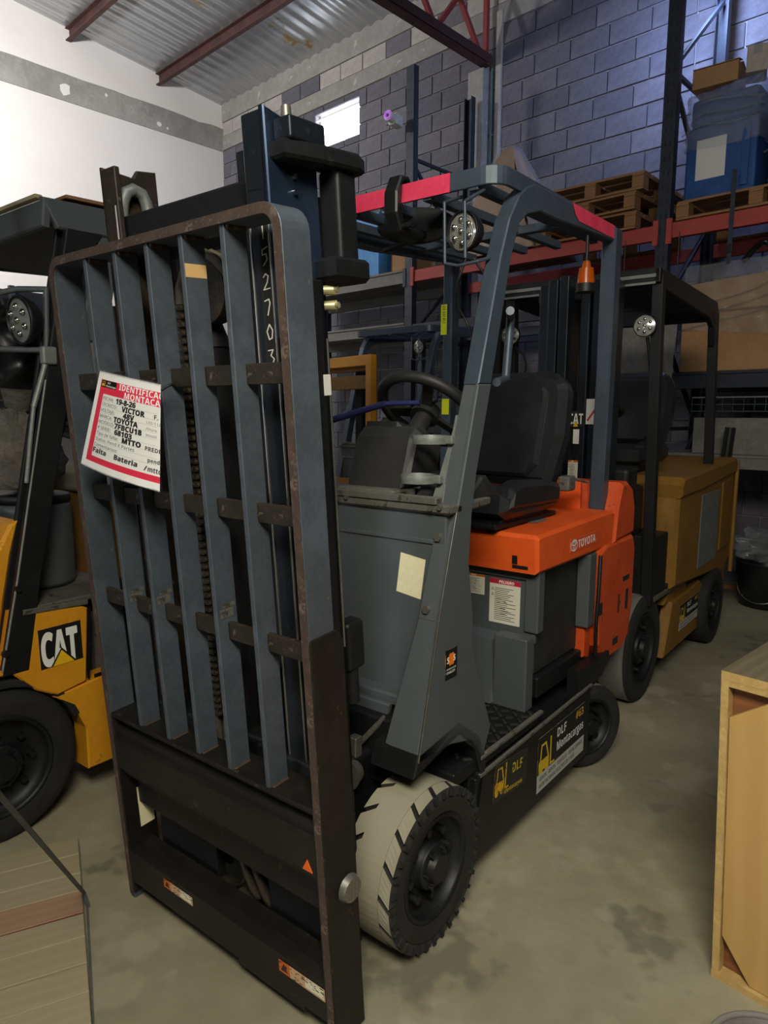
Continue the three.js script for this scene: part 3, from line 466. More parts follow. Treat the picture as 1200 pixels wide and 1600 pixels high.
  mp('worn_edge', [rod(V(0.2, 0.9, -0.05), V(0.2, 1.6, -0.05), 0.003, 0.003, 6)], m.railWorn, mast);
  mp('outer_header', [extXZ([[0.22, -0.03], [0.33, -0.03], [0.345, -0.045], [0.345, -0.76], [0.22, -0.76]], 1.722, 1.77, 0.008), span(0.12, 0.135, 1.2, 1.985, -0.205, -0.165, 0.003)], m.black, mast);
  const cyl = mp('lift_cylinder', [rod(V(0.225, 0.2, -0.17), V(0.225, 1.75, -0.17), 0.022, 0.022, 14), span(0.25, 0.312, 1.76, 1.95, -0.1, -0.04, 0.01)], m.black, mast);
  const cb = mp('cylinder_bracket', [extXZ([[0.11, -0.092], [0.11, -0.05], [0.2, -0.03], [0.3, -0.018], [0.335, -0.035], [0.34, -0.08], [0.28, -0.092]], 1.945, 1.98, 0.006, [[[0.2, -0.075], [0.25, -0.075], [0.25, -0.045], [0.2, -0.05]]])], m.black, mast);
  mp('clamp_block', [span(0.12, 0.222, 1.978, 2.022, -0.092, -0.042, 0.006)], m.mastBlue, cb); mp('bolt', [rod(V(0.135, 2.02, -0.065), V(0.135, 2.042, -0.065), 0.011, 0.01, 8)], m.steel, cb);
  for (const v of [1.925, 1.895]) mp('bolt', [rod(V(0.17, v, -0.093), V(0.17, v, -0.084), 0.007, 0.006, 6)], m.chrome, mast);
  mp('hydraulic_fitting', [...[1.705, 1.672].flatMap((v) => [rod(V(0.235, v, -0.085), V(0.255, v, -0.065), 0.01, 0.012, 10), rod(V(0.247, v, -0.075), V(0.25, v, -0.055), 0.007, 0.007, 6)])], mat({ color: 0xb5ad86, roughness: 0.45, metalness: 0.5 }), mast);
  mp('white_clip', [span(0.18, 0.202, 1.48, 1.525, -0.05, -0.047, 0.002)], m.white, mast);
  // free lift: ram, sheave, hoses and chain between the rails
  mp('free_lift_ram', [rod(V(0.16, 0.46, -0.39), V(0.16, 1.6, -0.39), 0.045, 0.045, 18), rod(V(0.16, 1.6, -0.39), V(0.16, 1.66, -0.39), 0.05, 0.03, 18)], m.black, mast);
  const sh = mp('sheave', [rod(V(0.12, 1.72, -0.345), V(0.16, 1.72, -0.345), 0.07, 0.07, 28)], m.grease, mast);
  for (const dz of [0, 0.022]) mp('hose', [tube([[0.115 + dz, 0.55, -0.445], [0.115 + dz, 1.3, -0.44], [0.115 + dz, 1.68, -0.435], [0.115 + dz, 1.765, -0.41], [0.115 + dz, 1.805, -0.345], [0.115 + dz, 1.765, -0.27], [0.115 + dz, 1.68, -0.24], [0.115 + dz, 1.2, -0.245], [0.115 + dz, 0.62, -0.255]], 0.011, 60, 8)], m.hose, mast);
  { const link = []; for (let v = 0.66; v < 1.7; v += 0.019) link.push(span(0.1, 0.112, v, v + 0.014, -0.44, -0.415, 0)); const c = mp('chain', link, m.grease, mast); c.userData.kind = 'stuff'; }
  for (const [a, b] of [[-0.36, 0.3], [-0.31, 0.29]]) mp('hose', [tube([[0.12, 0.45, a], [0.1, 0.33, a - 0.02], [0.09, 0.22, a + 0.02], [0.1, 0.17, a + 0.05], [0.12, 0.25, a + 0.07], [0.13, 0.42, a + 0.05]], 0.013, 40, 8)], m.grease, mast);
  mp('roller_guard', [latheZ([[0.09, 0], [0.1, 0], [0.1, 0.02], [0.09, 0.02], [0.09, 0]], 30).rotateY(Math.PI / 2).translate(0.09, 0.24, -0.45)], m.grease, mast);
  mp('tilt_cylinder', [span(0.27, 0.335, 0.79, 0.92, -0.15, -0.1, 0.012), rod(V(0.3, 0.7, -0.125), V(0.3, 0.8, -0.125), 0.02)], m.black, mast);
  // chassis
  const ch = part('chassis', [span(0.205, 1.11, 0.085, 0.36, -0.05, 0, 0.006), span(0.205, 1.11, 0.085, 0.36, -0.76, -0.71, 0.006), span(0.25, 1.2, 0.3, 0.36, -0.72, -0.04), span(0.2, 0.26, 0.09, 0.4, -0.74, -0.02, 0.01), span(0.95, 1.75, 0.3, 0.42, -0.62, -0.16, 0.01), extXY([[1.0, 0.36], [1.24, 0.37], [1.32, 0.42], [1.32, 0.46], [1.0, 0.46]], -0.06, -0.005, 0.004)], m.black, t);
  part('front_fender', [extXY([[-0.12, 0.5], [-0.02, 0.52], [0.1, 0.54], [0.2, 0.46], [0.235, 0.37], [0.2, 0.3], [0.21, 0.2], [0.25, 0.34], [0.27, 0.4], [0.22, 0.5], [0.1, 0.585], [-0.1, 0.56]], -0.15, 0.0, 0.004)], m.black, t);
  part('axle_housing', [span(-0.14, 0.2, 0.12, 0.5, -0.6, -0.2, 0.02), rod(V(-0.045, 0.222, -0.7), V(-0.045, 0.222, -0.1), 0.08, 0.08, 16), span(-0.05, 0.2, 0.4, 0.6, -0.72, -0.1, 0.01)], m.black, t);
  const deck = part('step_deck', [span(0.1, 0.655, 0.37, 0.415, -0.72, -0.012, 0.008)], m.black, t);
  { const lug = []; for (let i = 0; i < 12; i++) for (let j = 0; j < 8; j++) lug.push(bx(0.03, 0.008, 0.012, 0.2 + i * 0.038, 0.418, -0.03 - j * 0.038, 0.003, 0, (i + j) % 2 ? 0.8 : -0.8)); const q = part('mat_lug', lug, m.rubber, deck); q.userData.kind = 'stuff'; }
  part('sill_edge', [bar(V(0.23, 0.418, -0.004), V(0.66, 0.418, -0.004), 0.016, 0.012), bar(V(0.23, 0.36, -0.003), V(1.12, 0.372, -0.003), 0.012, 0.012)], m.deckMetal, t);
  decal(t, 'worn_decal', T.worn, 0.23, 0.125, V(0.43, 0.28, 0.0012), 'z', { rz: -0.09 }); decal(t, 'dealer_sticker', T.dlf, 0.42, 0.205, V(0.842, 0.222, 0.0012), 'z', { rz: 0.0 });
  // cowl with leg panels
  const leg = [[-0.1, 0.538], [-0.008, 0.924], [0.068, 1.191], [0.164, 1.535], [0.269, 1.889], [0.315, 2.001], [0.368, 2.073], [0.42, 2.11], [0.47, 2.13], [0.6, 2.137], [1.12, 2.155], [1.157, 2.102], [0.77, 2.075], [0.62, 2.063], [0.507, 2.06], [0.423, 2.033], [0.374, 1.996], [0.333, 1.9], [0.235, 1.537], [0.165, 1.289], [0.146, 1.183], [0.135, 1.039], [0.165, 0.883], [0.165, 0.785], [0.286, 0.505], [0.24, 0.415], [0.17, 0.5], [0.06, 0.53]];
  const low = leg.slice(0, 4).concat(leg.slice(18)), up = leg.slice(3, 19);
  const cowl = part('cowl', [span(0.045, 0.075, 0.64, 1.19, -0.74, -0.02, 0.006), span(0.04, 0.08, 1.098, 1.112, -0.72, -0.06, 0.004), span(0.07, 0.16, 0.62, 1.17, -0.74, -0.5, 0.01), span(-0.0, 0.08, 0.62, 0.655, -0.66, -0.12, 0.008)], m.grey, t);
  part('top_shelf', [extXZ([[0.03, -0.74], [0.03, -0.0], [0.09, -0.0], [0.3, -0.03], [0.32, -0.3], [0.32, -0.74]], 1.185, 1.212, 0.006), bar(V(0.04, 1.22, -0.72), V(0.04, 1.22, -0.04), 0.03, 0.02), span(0.045, 0.16, 1.21, 1.238, -0.42, -0.2, 0.01)], m.deckMetal, t);
  parts('screw', [[0.028, 1.205, -0.03], [0.028, 1.208, -0.36], [0.028, 1.2, -0.06]].map(([a, b, c]) => rod(V(a - 0.006, b, c), V(a + 0.01, b, c), 0.008, 0.008, 6)), m.steel, t);
  part('lower_panel', [extZY([[-0.34, 0.44], [-0.2, 0.46], [-0.16, 0.63], [-0.46, 0.63], [-0.46, 0.44]], -0.02, 0.0, 0.004)], m.grey, t);
  parts('tie_rod', [rod(V(-0.07, 0.5, -0.24), V(-0.04, 0.6, -0.16), 0.009), rod(V(-0.06, 0.485, -0.16), V(0.02, 0.5, -0.05), 0.01)], m.steel, t);
  part('horn', [rod(V(-0.155, 0.462, -0.2), V(-0.12, 0.462, -0.2), 0.042, 0.03, 24), rod(V(-0.16, 0.462, -0.2), V(-0.15, 0.462, -0.2), 0.02, 0.02, 16), bx(0.03, 0.1, 0.03, -0.1, 0.5, -0.22)], m.steel, t);
  decal(t, 'cream_sticker', m.cream, 0.086, 0.116, V(0.0435, 1.0, -0.135), 'x', { rot: 0.13 });
  // overhead guard: flared front legs, band round the roof, rear legs, roof bars
  const gd = part('overhead_guard', [extXZ([[0.25, -0.7], ...arc(0.31, -0.06, 0.06, 180, 90).map(([a, b]) => [a, b]), [1.16, 0.0], [1.16, -0.012], ...arc(0.31, -0.06, 0.048, 90, 180), [0.262, -0.7], ...arc(0.31, -0.7, 0.048, 180, 270), [1.16, -0.748], [1.16, -0.76], ...arc(0.31, -0.7, 0.06, 270, 180)], 2.083, 2.133, 0.002).translate(0, 0, 0)], m.greyGuard, t);
  gd.geometry.applyMatrix4(M4().makeTranslation(-0.25, -2.1, 0)).applyMatrix4(M4().makeRotationZ(0.03)).applyMatrix4(M4().makeTranslation(0.25, 2.1, 0));
  part('front_leg', [extXY(low, -0.012, 0, 0.003), extZY([[-0.004, 0.54], [-0.004, 0.93], [-0.066, 0.93], [-0.115, 0.56]], 0, 0.012, 0.003).applyMatrix4(M4().set(1, 0.258, 0, -0.243, 0, 1, 0, 0, 0, 0, 1, 0, 0, 0, 0, 1)), extZY([[-0.004, 0.9], [-0.004, 1.54], [-0.05, 1.54], [-0.07, 0.9]], 0, 0.012, 0.003).applyMatrix4(M4().set(1, 0.282, 0, -0.266, 0, 1, 0, 0, 0, 0, 1, 0, 0, 0, 0, 1))], m.grey, gd);
  part('front_leg', [extXY(up, -0.05, 0.0, 0.004)], m.greyGuard, gd);
  part('front_leg', [extXY(low, -0.76, -0.71, 0.003), extXY(up, -0.76, -0.71, 0.004)], m.greyGuard, gd);
  for (const [z0, z1] of [[-0.135, -0.075], [-0.9, -0.85]]) part('rear_leg', [extXY([[1.345, 2.2], [1.42, 2.2], [1.415, 1.6], [1.4, 1.04], [1.335, 1.04], [1.35, 1.6]], z0, z1, 0.006)], m.greyGuard, gd);
  parts('corner_edge', [rod(V(-0.1, 0.54, -0.001), V(-0.008, 0.93, -0.001), 0.0035, 0.0035, 6), rod(V(-0.008, 0.93, -0.001), V(0.066, 1.19, -0.001), 0.003, 0.003, 6)], m.railWorn, gd);
  for (const z of [-0.086, -0.245, -0.4, -0.53, -0.655]) part('roof_bar', [bar(V(0.255, 2.09, z), V(1.15, 2.117, z), 0.03, 0.03)], m.greyGuard, gd); part('roof_bar', [span(0.8, 0.83, 2.09, 2.12, -0.75, -0.01)], m.greyGuard, gd);
   part('pink_tape', [span(0.2475, 0.2495, 2.082, 2.134, -0.73, -0.16, 0)], m.pink, gd); part('pink_tape', [extXY([[0.735, 2.142], [1.135, 2.157], [1.138, 2.107], [0.79, 2.096], [0.76, 2.11]], 0.0, 0.0018, 0)], m.pink, gd);
  decal(gd, 'yellow_label', T.strip, 0.034, 0.14, V(1.335, 1.9, -0.885), 'x'); decal(gd, 'yellow_label', m.yellowTape, 0.04, 0.075, V(1.325, 1.49, -0.862), 'x');
  part('bracket_strip', [extXY([[0.06, 1.16], [0.145, 1.45], [0.16, 1.45], [0.085, 1.16]], -0.062, -0.05, 0.002), extZY([[-0.1, 1.16], [-0.05, 1.16], [-0.012, 1.45], [-0.055, 1.45]], 0, 0.006, 0.002).applyMatrix4(M4().set(1, 0.282, 0, -0.265, 0, 1, 0, 0, 0, 0, 1, 0, 0, 0, 0, 1))], m.bracket, gd);
  for (const [x, y, z] of [[0.105, 1.37, -0.115], [0.07, 1.262, -0.13]]) part('cup_ring', [latheZ([[0.046, 0], [0.05, 0], [0.05, 0.024], [0.046, 0.024], [0.046, 0]], 28).rotateX(-Math.PI / 2).translate(x, y, z), bx(0.02, 0.024, 0.03, x + 0.01, y + 0.012, z + 0.055)], m.bracket, gd);
  part('grab_handle', [poly([[0.37, 1.755, -0.02], [0.45, 1.75, -0.06], [0.43, 1.56, -0.06], [0.3, 1.545, -0.02]], 0.013, 10)], m.greyGuard, gd);
  for (const y of [1.12, 0.93]) part('bolt', [rod(V(0.05 + (y - 1.12) * 0.28 - 0.012, y, -0.045), V(0.05 + (y - 1.12) * 0.28 + 0.01, y, -0.045), 0.012, 0.012, 6)], m.steel, gd);
  decal(gd, 'stability_label', T.sas, 0.058, 0.085, V(0.05, 0.772, 0.0014), 'z', { rz: 0 });
  const lamp = workLamp(gd, V(0.27, 1.972, -0.12), 0.054, -0.15, 0.1);
  part('wire_guard', [poly([[0.2, 2.04, -0.145], [0.2, 1.875, -0.14], [0.205, 1.865, -0.1], [0.21, 1.87, -0.04], [0.3, 1.9, -0.03]], 0.005, 6), poly([[0.2, 2.04, -0.145], [0.3, 2.08, -0.15]], 0.005, 6), poly([[0.195, 2.03, -0.075], [0.195, 1.88, -0.07]], 0.005, 6), poly([[0.195, 2.03, -0.075], [0.28, 2.08, -0.06]], 0.005, 6)], m.greyGuard, gd);
  parts('wire', [tube([[0.28, 1.9, -0.12], [0.27, 1.83, -0.14], [0.3, 1.78, -0.16], [0.33, 1.72, -0.14], [0.3, 1.66, -0.1]], 0.004, 24, 6), tube([[0.29, 1.9, -0.1], [0.3, 1.82, -0.05], [0.34, 1.76, -0.06], [0.32, 1.68, -0.1]], 0.004, 24, 6)], m.black, gd);
  const mir = part('mirror', [new THREE.SphereGeometry(1, 28, 16).applyMatrix4(M4().makeScale(0.03, 0.058, 0.16)).rotateX(0.12).translate(0.43, 2.065, -0.41), bar(V(0.43, 2.005, -0.54), V(0.43, 2.045, -0.28), 0.02, 0.012)], m.plastic, gd);
  part('mirror_clamp', [extXY([[0.215, 2.11], [0.24, 2.16], [0.28, 2.165], [0.295, 2.14], [0.27, 2.15], [0.25, 2.14], [0.243, 2.07], [0.26, 2.02], [0.36, 2.02], [0.36, 2.0], [0.24, 2.0], [0.215, 2.05]], -0.375, -0.325, 0.005), rod(V(0.25, 2.015, -0.29), V(0.25, 2.015, -0.33), 0.009), bar(V(0.3, 2.01, -0.35), V(0.42, 2.03, -0.36), 0.02, 0.02)], m.bag, mir);
  parts('beacon_mount', [rod(V(1.02, 1.9, -0.06), V(1.02, 1.93, -0.06), 0.034, 0.034, 20), rod(V(1.02, 2.0, -0.06), V(1.02, 2.1, -0.06), 0.006)], m.black, gd);
  part('beacon_dome', [rod(V(1.02, 1.93, -0.06), V(1.02, 1.985, -0.06), 0.032, 0.026, 20), rod(V(1.02, 1.985, -0.06), V(1.02, 2.01, -0.06), 0.018, 0.012, 16)], m.amber, gd);
  const swing = (g) => { const p = g.attributes.position; for (let i = 0; i < p.count; i++) { const k = Math.max(0, p.getX(i) - 0.47) / 0.68; p.setXYZ(i, p.getX(i) + 0.21 * k, p.getY(i) + 0.048 * k, p.getZ(i) - 0.085 * k); } };   // the roof widens upwards and runs a little askew
  gd.children.concat(gd).filter((o) => o === gd || ['front_leg', 'roof_bar', 'pink_tape'].includes(o.name)).forEach((o) => swing(o.geometry));
  // controls
  part('dash_pod', [extXY([[0.085, 1.238], [0.13, 1.385], [0.16, 1.412], [0.2, 1.415], [0.29, 1.36], [0.26, 1.238]], -0.42, -0.19, 0.018), extXY([[0.18, 1.25], [0.22, 1.43], [0.36, 1.4], [0.42, 1.25]], -0.46, -0.3, 0.02)], m.plastic, t);
  part('control_levers', [0, 1, 2].flatMap((k) => [rod(V(0.2 + k * 0.05, 1.22, -0.12 - k * 0.01), V(0.24 + k * 0.05, 1.3, -0.13 - k * 0.01), 0.012, 0.016), bx(0.05, 0.03, 0.03, 0.25 + k * 0.05, 1.31, -0.13 - k * 0.01, 0.01)]).concat([extXY([[0.13, 1.21], [0.2, 1.28], [0.24, 1.285], [0.3, 1.21]], -0.19, -0.1, 0.008), extXY([[0.17, 1.21], [0.25, 1.275], [0.28, 1.275], [0.36, 1.21]], -0.09, -0.03, 0.008)]), m.plastic, t);
  part('lever', [rod(V(0.34, 1.487, -0.46), V(0.36, 1.424, -0.75), 0.011, 0.013, 10), rod(V(0.34, 1.487, -0.46), V(0.37, 1.49, -0.34), 0.008)], m.darkBlueBar, t);
  steering(t, V(0.42, 1.465, -0.345), 0.165, -0.7);
  seat(t, 0.62, 1.09, -0.375, 0.47);
  part('seat_belt', [bx(0.07, 0.06, 0.05, 1.09, 1.185, -0.13, 0.01), bar(V(1.12, 1.2, -0.11), V(1.18, 1.185, -0.08), 0.03, 0.008)], m.deckMetal, t);
  part('hood_release', [rod(V(0.72, 1.07, -0.22), V(0.76, 1.05, -0.2), 0.016), bx(0.04, 0.04, 0.04, 0.72, 1.06, -0.22, 0.006)], m.black, t);
  // hood, battery case, counterweight
  const hood = part('hood', [extXY([[0.65, 0.905], [0.638, 1.03], [0.65, 1.043], [1.33, 1.058], [1.39, 1.05], [1.39, 0.905]], -0.75, -0.032, 0.012)], m.orange, t);
  decal(hood, 'maker_name', T.toyota, 0.31, 0.05, V(1.07, 0.968, -0.031), 'z', { rz: 0.012 });
  decal(hood, 'caution_label', m.carton, 0.11, 0.09, V(0.76, 1.0475, -0.24), 'x', { rz: -1.57 }); decal(hood, 'caution_label', m.bracket, 0.1, 0.12, V(0.92, 1.051, -0.2), 'x', { rz: -1.57 });
  part('seat_bracket', [bx(0.5, 0.02, 0.4, 0.85, 1.062, -0.375, 0.005)], m.black, hood);
  part('latch_slot', [bx(0.003, 0.014, 0.07, 0.6405, 1.0, -0.35, 0)], m.black, hood); part('scrape', [bx(0.003, 0.03, 0.02, 0.645, 0.95, -0.12, 0.001), bx(0.003, 0.012, 0.06, 0.648, 0.925, -0.1, 0.001)], m.black, hood);
  const box = part('battery_case', [span(0.7, 0.72, 0.64, 0.9, -0.74, -0.06, 0.004), span(0.69, 0.74, 0.68, 0.905, -0.1, -0.045, 0.006), span(0.61, 0.67, 0.415, 0.68, -0.175, -0.045, 0.006), extXY([[0.6, 0.42], [0.7, 0.42], [0.7, 0.66], [0.66, 0.64]], -0.74, -0.17, 0.008), span(0.69, 0.74, 0.87, 0.905, -0.74, -0.05, 0.004)], m.grey, t);
  decal(box, 'warning_label', T.warn, 0.125, 0.165, V(0.699, 0.775, -0.183), 'x', { rot: 0 }); decal(box, 'warning_label', T.warn2, 0.085, 0.075, V(0.699, 0.825, -0.31), 'x');
  part('battery', [span(0.76, 1.17, 0.5, 0.895, -0.7, -0.085, 0.01)], m.plastic, t); part('battery_tray', [span(0.74, 1.22, 0.42, 0.5, -0.72, -0.06, 0.008)], m.black, t); part('side_post', [span(1.12, 1.19, 0.6, 0.903, -0.085, -0.03, 0.006)], m.grey, t);
  const cw = part('counterweight', [extXY([[1.2, 0.9], [1.2, 0.62], [1.22, 0.5], [1.29, 0.43], [1.36, 0.41], [1.52, 0.41], [1.6, 0.46], [1.63, 0.6], [1.63, 0.86], [1.6, 0.925], [1.27, 0.925]], -0.745, -0.02, 0.015), extXY([[1.14, 0.7], [1.2, 0.7], [1.22, 0.56], [1.2, 0.45], [1.14, 0.47]], -0.72, -0.05, 0.006), extXY([[1.35, 0.91], [1.4, 0.92], [1.6, 0.93], [1.6, 1.05], [1.56, 1.14], [1.5, 1.17], [1.42, 1.17], [1.37, 1.06]], -0.745, -0.02, 0.015)], m.orangeDark, t);
  part('cover_panel', [extZY([[-0.7, 1.03], [-0.16, 1.05], [-0.16, 1.17], [-0.5, 1.185], [-0.55, 1.14], [-0.7, 1.12]], 1.3, 1.33, 0.006)], m.orange, cw); part('vent', [span(1.297, 1.301, 1.05, 1.14, -0.5, -0.42, 0)], m.deckMetal, cw);
  parts('gouge', [bx(0.08, 0.02, 0.004, 1.52, 0.74, -0.02, 0.001), bx(0.05, 0.05, 0.004, 1.22, 0.66, -0.02, 0.001), bx(0.03, 0.09, 0.004, 1.54, 0.64, -0.02, 0.001), bx(0.012, 0.08, 0.004, 1.44, 0.64, -0.02, 0.001), bx(0.06, 0.03, 0.004, 1.42, 0.475, -0.02, 0.001)], m.plastic, cw);
  part('cable', [tube([[1.2, 0.89, -0.02], [1.17, 0.75, -0.01], [1.16, 0.6, -0.01], [1.2, 0.45, -0.02], [1.3, 0.42, -0.04]], 0.008, 24, 6)], m.black, t);
  wheel(t, -0.045, 0.222, 0.035, 0.165, 1, { treaded: true, spin: 0.1 }); wheel(t, -0.045, 0.222, -0.815, 0.165, -1, { treaded: true });
  wheel(t, 1.15, 0.176, 0.0, 0.13, 1, { pale: m.shelfGrey }).rotation.y = -0.4; wheel(t, 1.15, 0.176, -0.77, 0.13, -1, {}).rotation.y = Math.PI - 0.4;
}
{ // identification card on the backrest bars
  const P = [[-0.598, 1.55, -0.607], [-0.595, 1.512, -0.361], [-0.581, 1.324, -0.728], [-0.577, 1.278, -0.383]], n = 10, pos = [], uv = [], idx = [];
  for (let j = 0; j <= n; j++) for (let i = 0; i <= n; i++) { const u = i / n, v = j / n, q = [0, 1, 2].map((k) => (P[0][k] * (1 - u) + P[1][k] * u) * (1 - v) + (P[2][k] * (1 - u) + P[3][k] * u) * v); pos.push(q[0] - 0.012 - 0.02 * Math.sin(u * 2.2) * (0.4 + v) - 0.012 * v * (1 - u), q[1], q[2]); uv.push(u, 1 - v); pos[pos.length - 1] += 0.03; }
  for (let j = 0; j < n; j++) for (let i = 0; i < n; i++) { const a = j * (n + 1) + i; idx.push(a, a + n + 1, a + 1, a + 1, a + n + 1, a + n + 2); }
  const g = new THREE.BufferGeometry(); g.setAttribute('position', new THREE.Float32BufferAttribute(pos, 3)); g.setAttribute('uv', new THREE.Float32BufferAttribute(uv, 2)); g.setIndex(idx); g.computeVertexNormals();
  const t = thing('identification_card', 'white and red handwritten identification card taped to the upright bars of the load backrest', 'card', FO, FT);
  part('sheet', g, printMat(T.card, 0.35, { side: THREE.DoubleSide }), t);
  const pt = (i) => pos.slice(3 * i, 3 * i + 3), edge = [[0, n], [n * (n + 1), n * (n + 1) + n]].map(([a, b]) => tube([pt(a), pt((a + b) / 2), pt(b)], 0.003, 12, 6));
  parts('sleeve_edge', edge, m.film, t); part('cable_tie', [tube([[pt(n)[0], pt(n)[1] - 0.012, pt(n)[2]], [pt(n)[0] + 0.02, pt(n)[1], pt(n)[2] + 0.01], [pt(n)[0] + 0.05, pt(n)[1] - 0.01, pt(n)[2] - 0.01]], 0.003, 12, 6)], m.black, t);
}
// ---------------------------------------------------------------- the other trucks
const fromTruck = (x, y, z) => V(FO.x + x * Math.cos(FT) + z * Math.sin(FT), y, FO.z - x * Math.sin(FT) + z * Math.cos(FT));
{ // yellow truck on the left, parked parallel
  const t = thing('forklift', 'yellow forklift cut off by the left edge, white lettered badge above its black wheel', 'forklift', fromTruck(-0.58, 0, -1.36), FT);
  const Z1 = 0;
  wheel(t, 0, 0.265, 0, 0.2, 1, { rim: m.black }); wheel(t, 0, 0.265, -0.95, 0.2, -1, {}); wheel(t, 1.5, 0.22, -0.1, 0.16, 1, {}); wheel(t, 1.5, 0.22, -0.85, 0.16, -1, {});
  part('rubber_arch', [extXY([...arc(0, 0.265, 0.3, 20, 140, 12), ...arc(0, 0.265, 0.275, 140, 20, 12)], -0.2, -0.005, 0.003)], m.rubber, t);
  const body = part('body', [extXY([[0.13, 0.5], [0.2, 0.46], [0.31, 0.48], [0.33, 0.75], [0.31, 0.762], [0.13, 0.79], [0.07, 0.79], [0.03, 0.6], [0.06, 0.575]], -0.12, -0.002, 0.006), extXY([[0.19, 0.455], [0.26, 0.4], [0.3, 0.3], [0.3, 0.14], [1.2, 0.14], [1.2, 0.48], [0.36, 0.48]], -0.1, -0.004, 0.006), span(0.3, 1.2, 0.14, 0.4, -0.95, -0.85), span(-0.05, 0.06, 0.3, 0.8, -0.95, -0.6, 0.01)], m.yellow, t);
  decal(body, 'maker_badge', T.cat, 0.152, 0.142, V(0.222, 0.642, 0.0), 'z', { rz: 0.02 });
  part('seam', [extXY([[0.315, 0.49], [0.32, 0.49], [0.338, 0.755], [0.333, 0.755]], -0.01, -0.0005, 0), bar(V(0.34, 0.49, -0.005), V(0.6, 0.5, -0.005), 0.006, 0.012)], m.black, body);
  part('front_panel', [extXY([[-0.06, 0.6], [0.02, 0.6], [0.1, 0.98], [0.13, 1.09], [0.1, 1.08], [0.0, 0.9], [-0.06, 0.85]], -0.9, -0.05, 0.01), extXY([[-0.14, 0.572], [0.06, 0.588], [0.06, 0.602], [-0.14, 0.59]], -0.1, -0.002, 0.003)], m.yellow, t);
  part('footwell', [extXZ([[0.08, -0.9], [0.08, -0.01], [0.42, -0.02], [0.7, -0.05], [0.7, -0.9]], 0.775, 0.795, 0.005), bar(V(0.1, 0.785, -0.004), V(0.33, 0.775, -0.004), 0.012, 0.02), extXZ([[0.4, -0.9], [0.4, -0.1], [1.0, -0.1], [1.0, -0.9]], 0.3, 0.7, 0.005)], m.deckMetal, t);
  part('chassis', [span(-0.1, 1.6, 0.2, 0.45, -0.8, -0.25, 0.02), span(-0.25, 0.1, 0.15, 0.6, -0.75, -0.2, 0.02)], m.black, t);
  const hood = part('hood', [span(0.52, 1.5, 0.55, 1.13, -0.85, -0.1, 0.03), extXY([[1.2, 0.16], [1.9, 0.2], [2.0, 0.5], [1.98, 1.1], [1.5, 1.15], [1.3, 0.6]], -0.92, -0.03, 0.03)], m.yellowShaded, t);
  part('hood_lid', [span(0.5, 1.52, 1.13, 1.21, -0.87, -0.08, 0.025)], m.palletOld, hood); part('side_panel', [span(0.62, 0.95, 0.75, 1.0, -0.1, -0.095, 0.003), ...[0.72, 0.8].map((x) => span(x, x + 0.01, 0.78, 0.98, -0.096, -0.09, 0))], m.bracket, hood);
  part('label', [span(0.53, 0.6, 0.8, 0.95, -0.101, -0.098, 0)], m.paper, hood); part('label', [span(0.519, 0.521, 0.78, 0.98, -0.34, -0.16, 0)], m.carton, hood);
  const gd = part('overhead_guard', [extXY([[0.25, 2.15], [1.5, 2.2], [1.5, 2.12], [0.38, 2.06], [0.3, 2.06]], -0.03, 0.0, 0.006), extXY([[0.25, 2.15], [1.5, 2.2], [1.5, 2.12], [0.38, 2.06], [0.3, 2.06]], -0.95, -0.92, 0.006), extZY([[-0.95, 2.05], [-0.95, 2.145], [0, 2.145], [-0.02, 2.06]], 0.255, 0.285, 0.006)], m.grey, t);
  part('roof_sheet', [span(0.34, 1.52, 2.165, 2.178, -0.94, -0.015, 0.004)].map((g) => g.applyMatrix4(M4().makeTranslation(-0.3, -2.17, 0)).applyMatrix4(M4().makeRotationZ(0.04)).applyMatrix4(M4().makeTranslation(0.3, 2.17, 0))), m.pallet, gd); part('header_strip', [bar(V(0.25, 2.152, -0.93), V(0.25, 2.152, -0.02), 0.025, 0.014)], m.palletOld, gd);
  parts('roof_bar', [0.5, 0.75, 1.0, 1.25].map((x) => bar(V(x, 2.1 + x * 0.03, -0.93), V(x, 2.1 + x * 0.03, -0.02), 0.02, 0.05)), m.grey, gd); part('roof_liner', [span(0.3, 1.5, 2.075, 2.09, -0.92, -0.03, 0)], m.plastic, gd);
  const legP = [[0.02, 0.58], [0.11, 0.58], [0.17, 0.9], [0.33, 1.63], [0.4, 1.98], [0.46, 2.07], [0.33, 2.07], [0.24, 1.63], [0.09, 0.9]];
  parts('front_leg', [extXY(legP, -0.03, 0.0, 0.004), extXY(legP.map(([x, y]) => [x - 0.005, y]), -0.08, -0.06, 0.004)], m.black, gd); part('front_leg', [extXY(legP, -0.95, -0.9, 0.004)], m.black, gd);
  parts('leg_edge', [rod(V(0.022, 0.6, 0.001), V(0.09, 0.9, 0.001), 0.004, 0.004, 6), rod(V(0.09, 0.9, 0.001), V(0.225, 1.56, 0.001), 0.004, 0.004, 6)], m.bracket, gd); parts('bolt', [[0.09, 0.87], [0.035, 0.66]].map(([x, y]) => rod(V(x, y, -0.002), V(x, y, 0.01), 0.014, 0.012, 8)), m.black, gd);
  part('curved_leg', [extXY([[0.36, 1.7], [0.45, 2.07], [0.54, 2.08], [0.46, 1.7]], -0.06, -0.01, 0.006), extXY([[0.34, 2.07], [0.42, 2.07], [0.4, 2.0], [0.37, 1.85], [0.4, 1.7], [0.36, 1.7], [0.33, 1.85], [0.36, 2.0]], -0.05, -0.03, 0.003)], m.grey, gd);
  workLamp(t, V(0.19, 1.755, -0.06), 0.075, 0.05, 0.1, m.bracket);
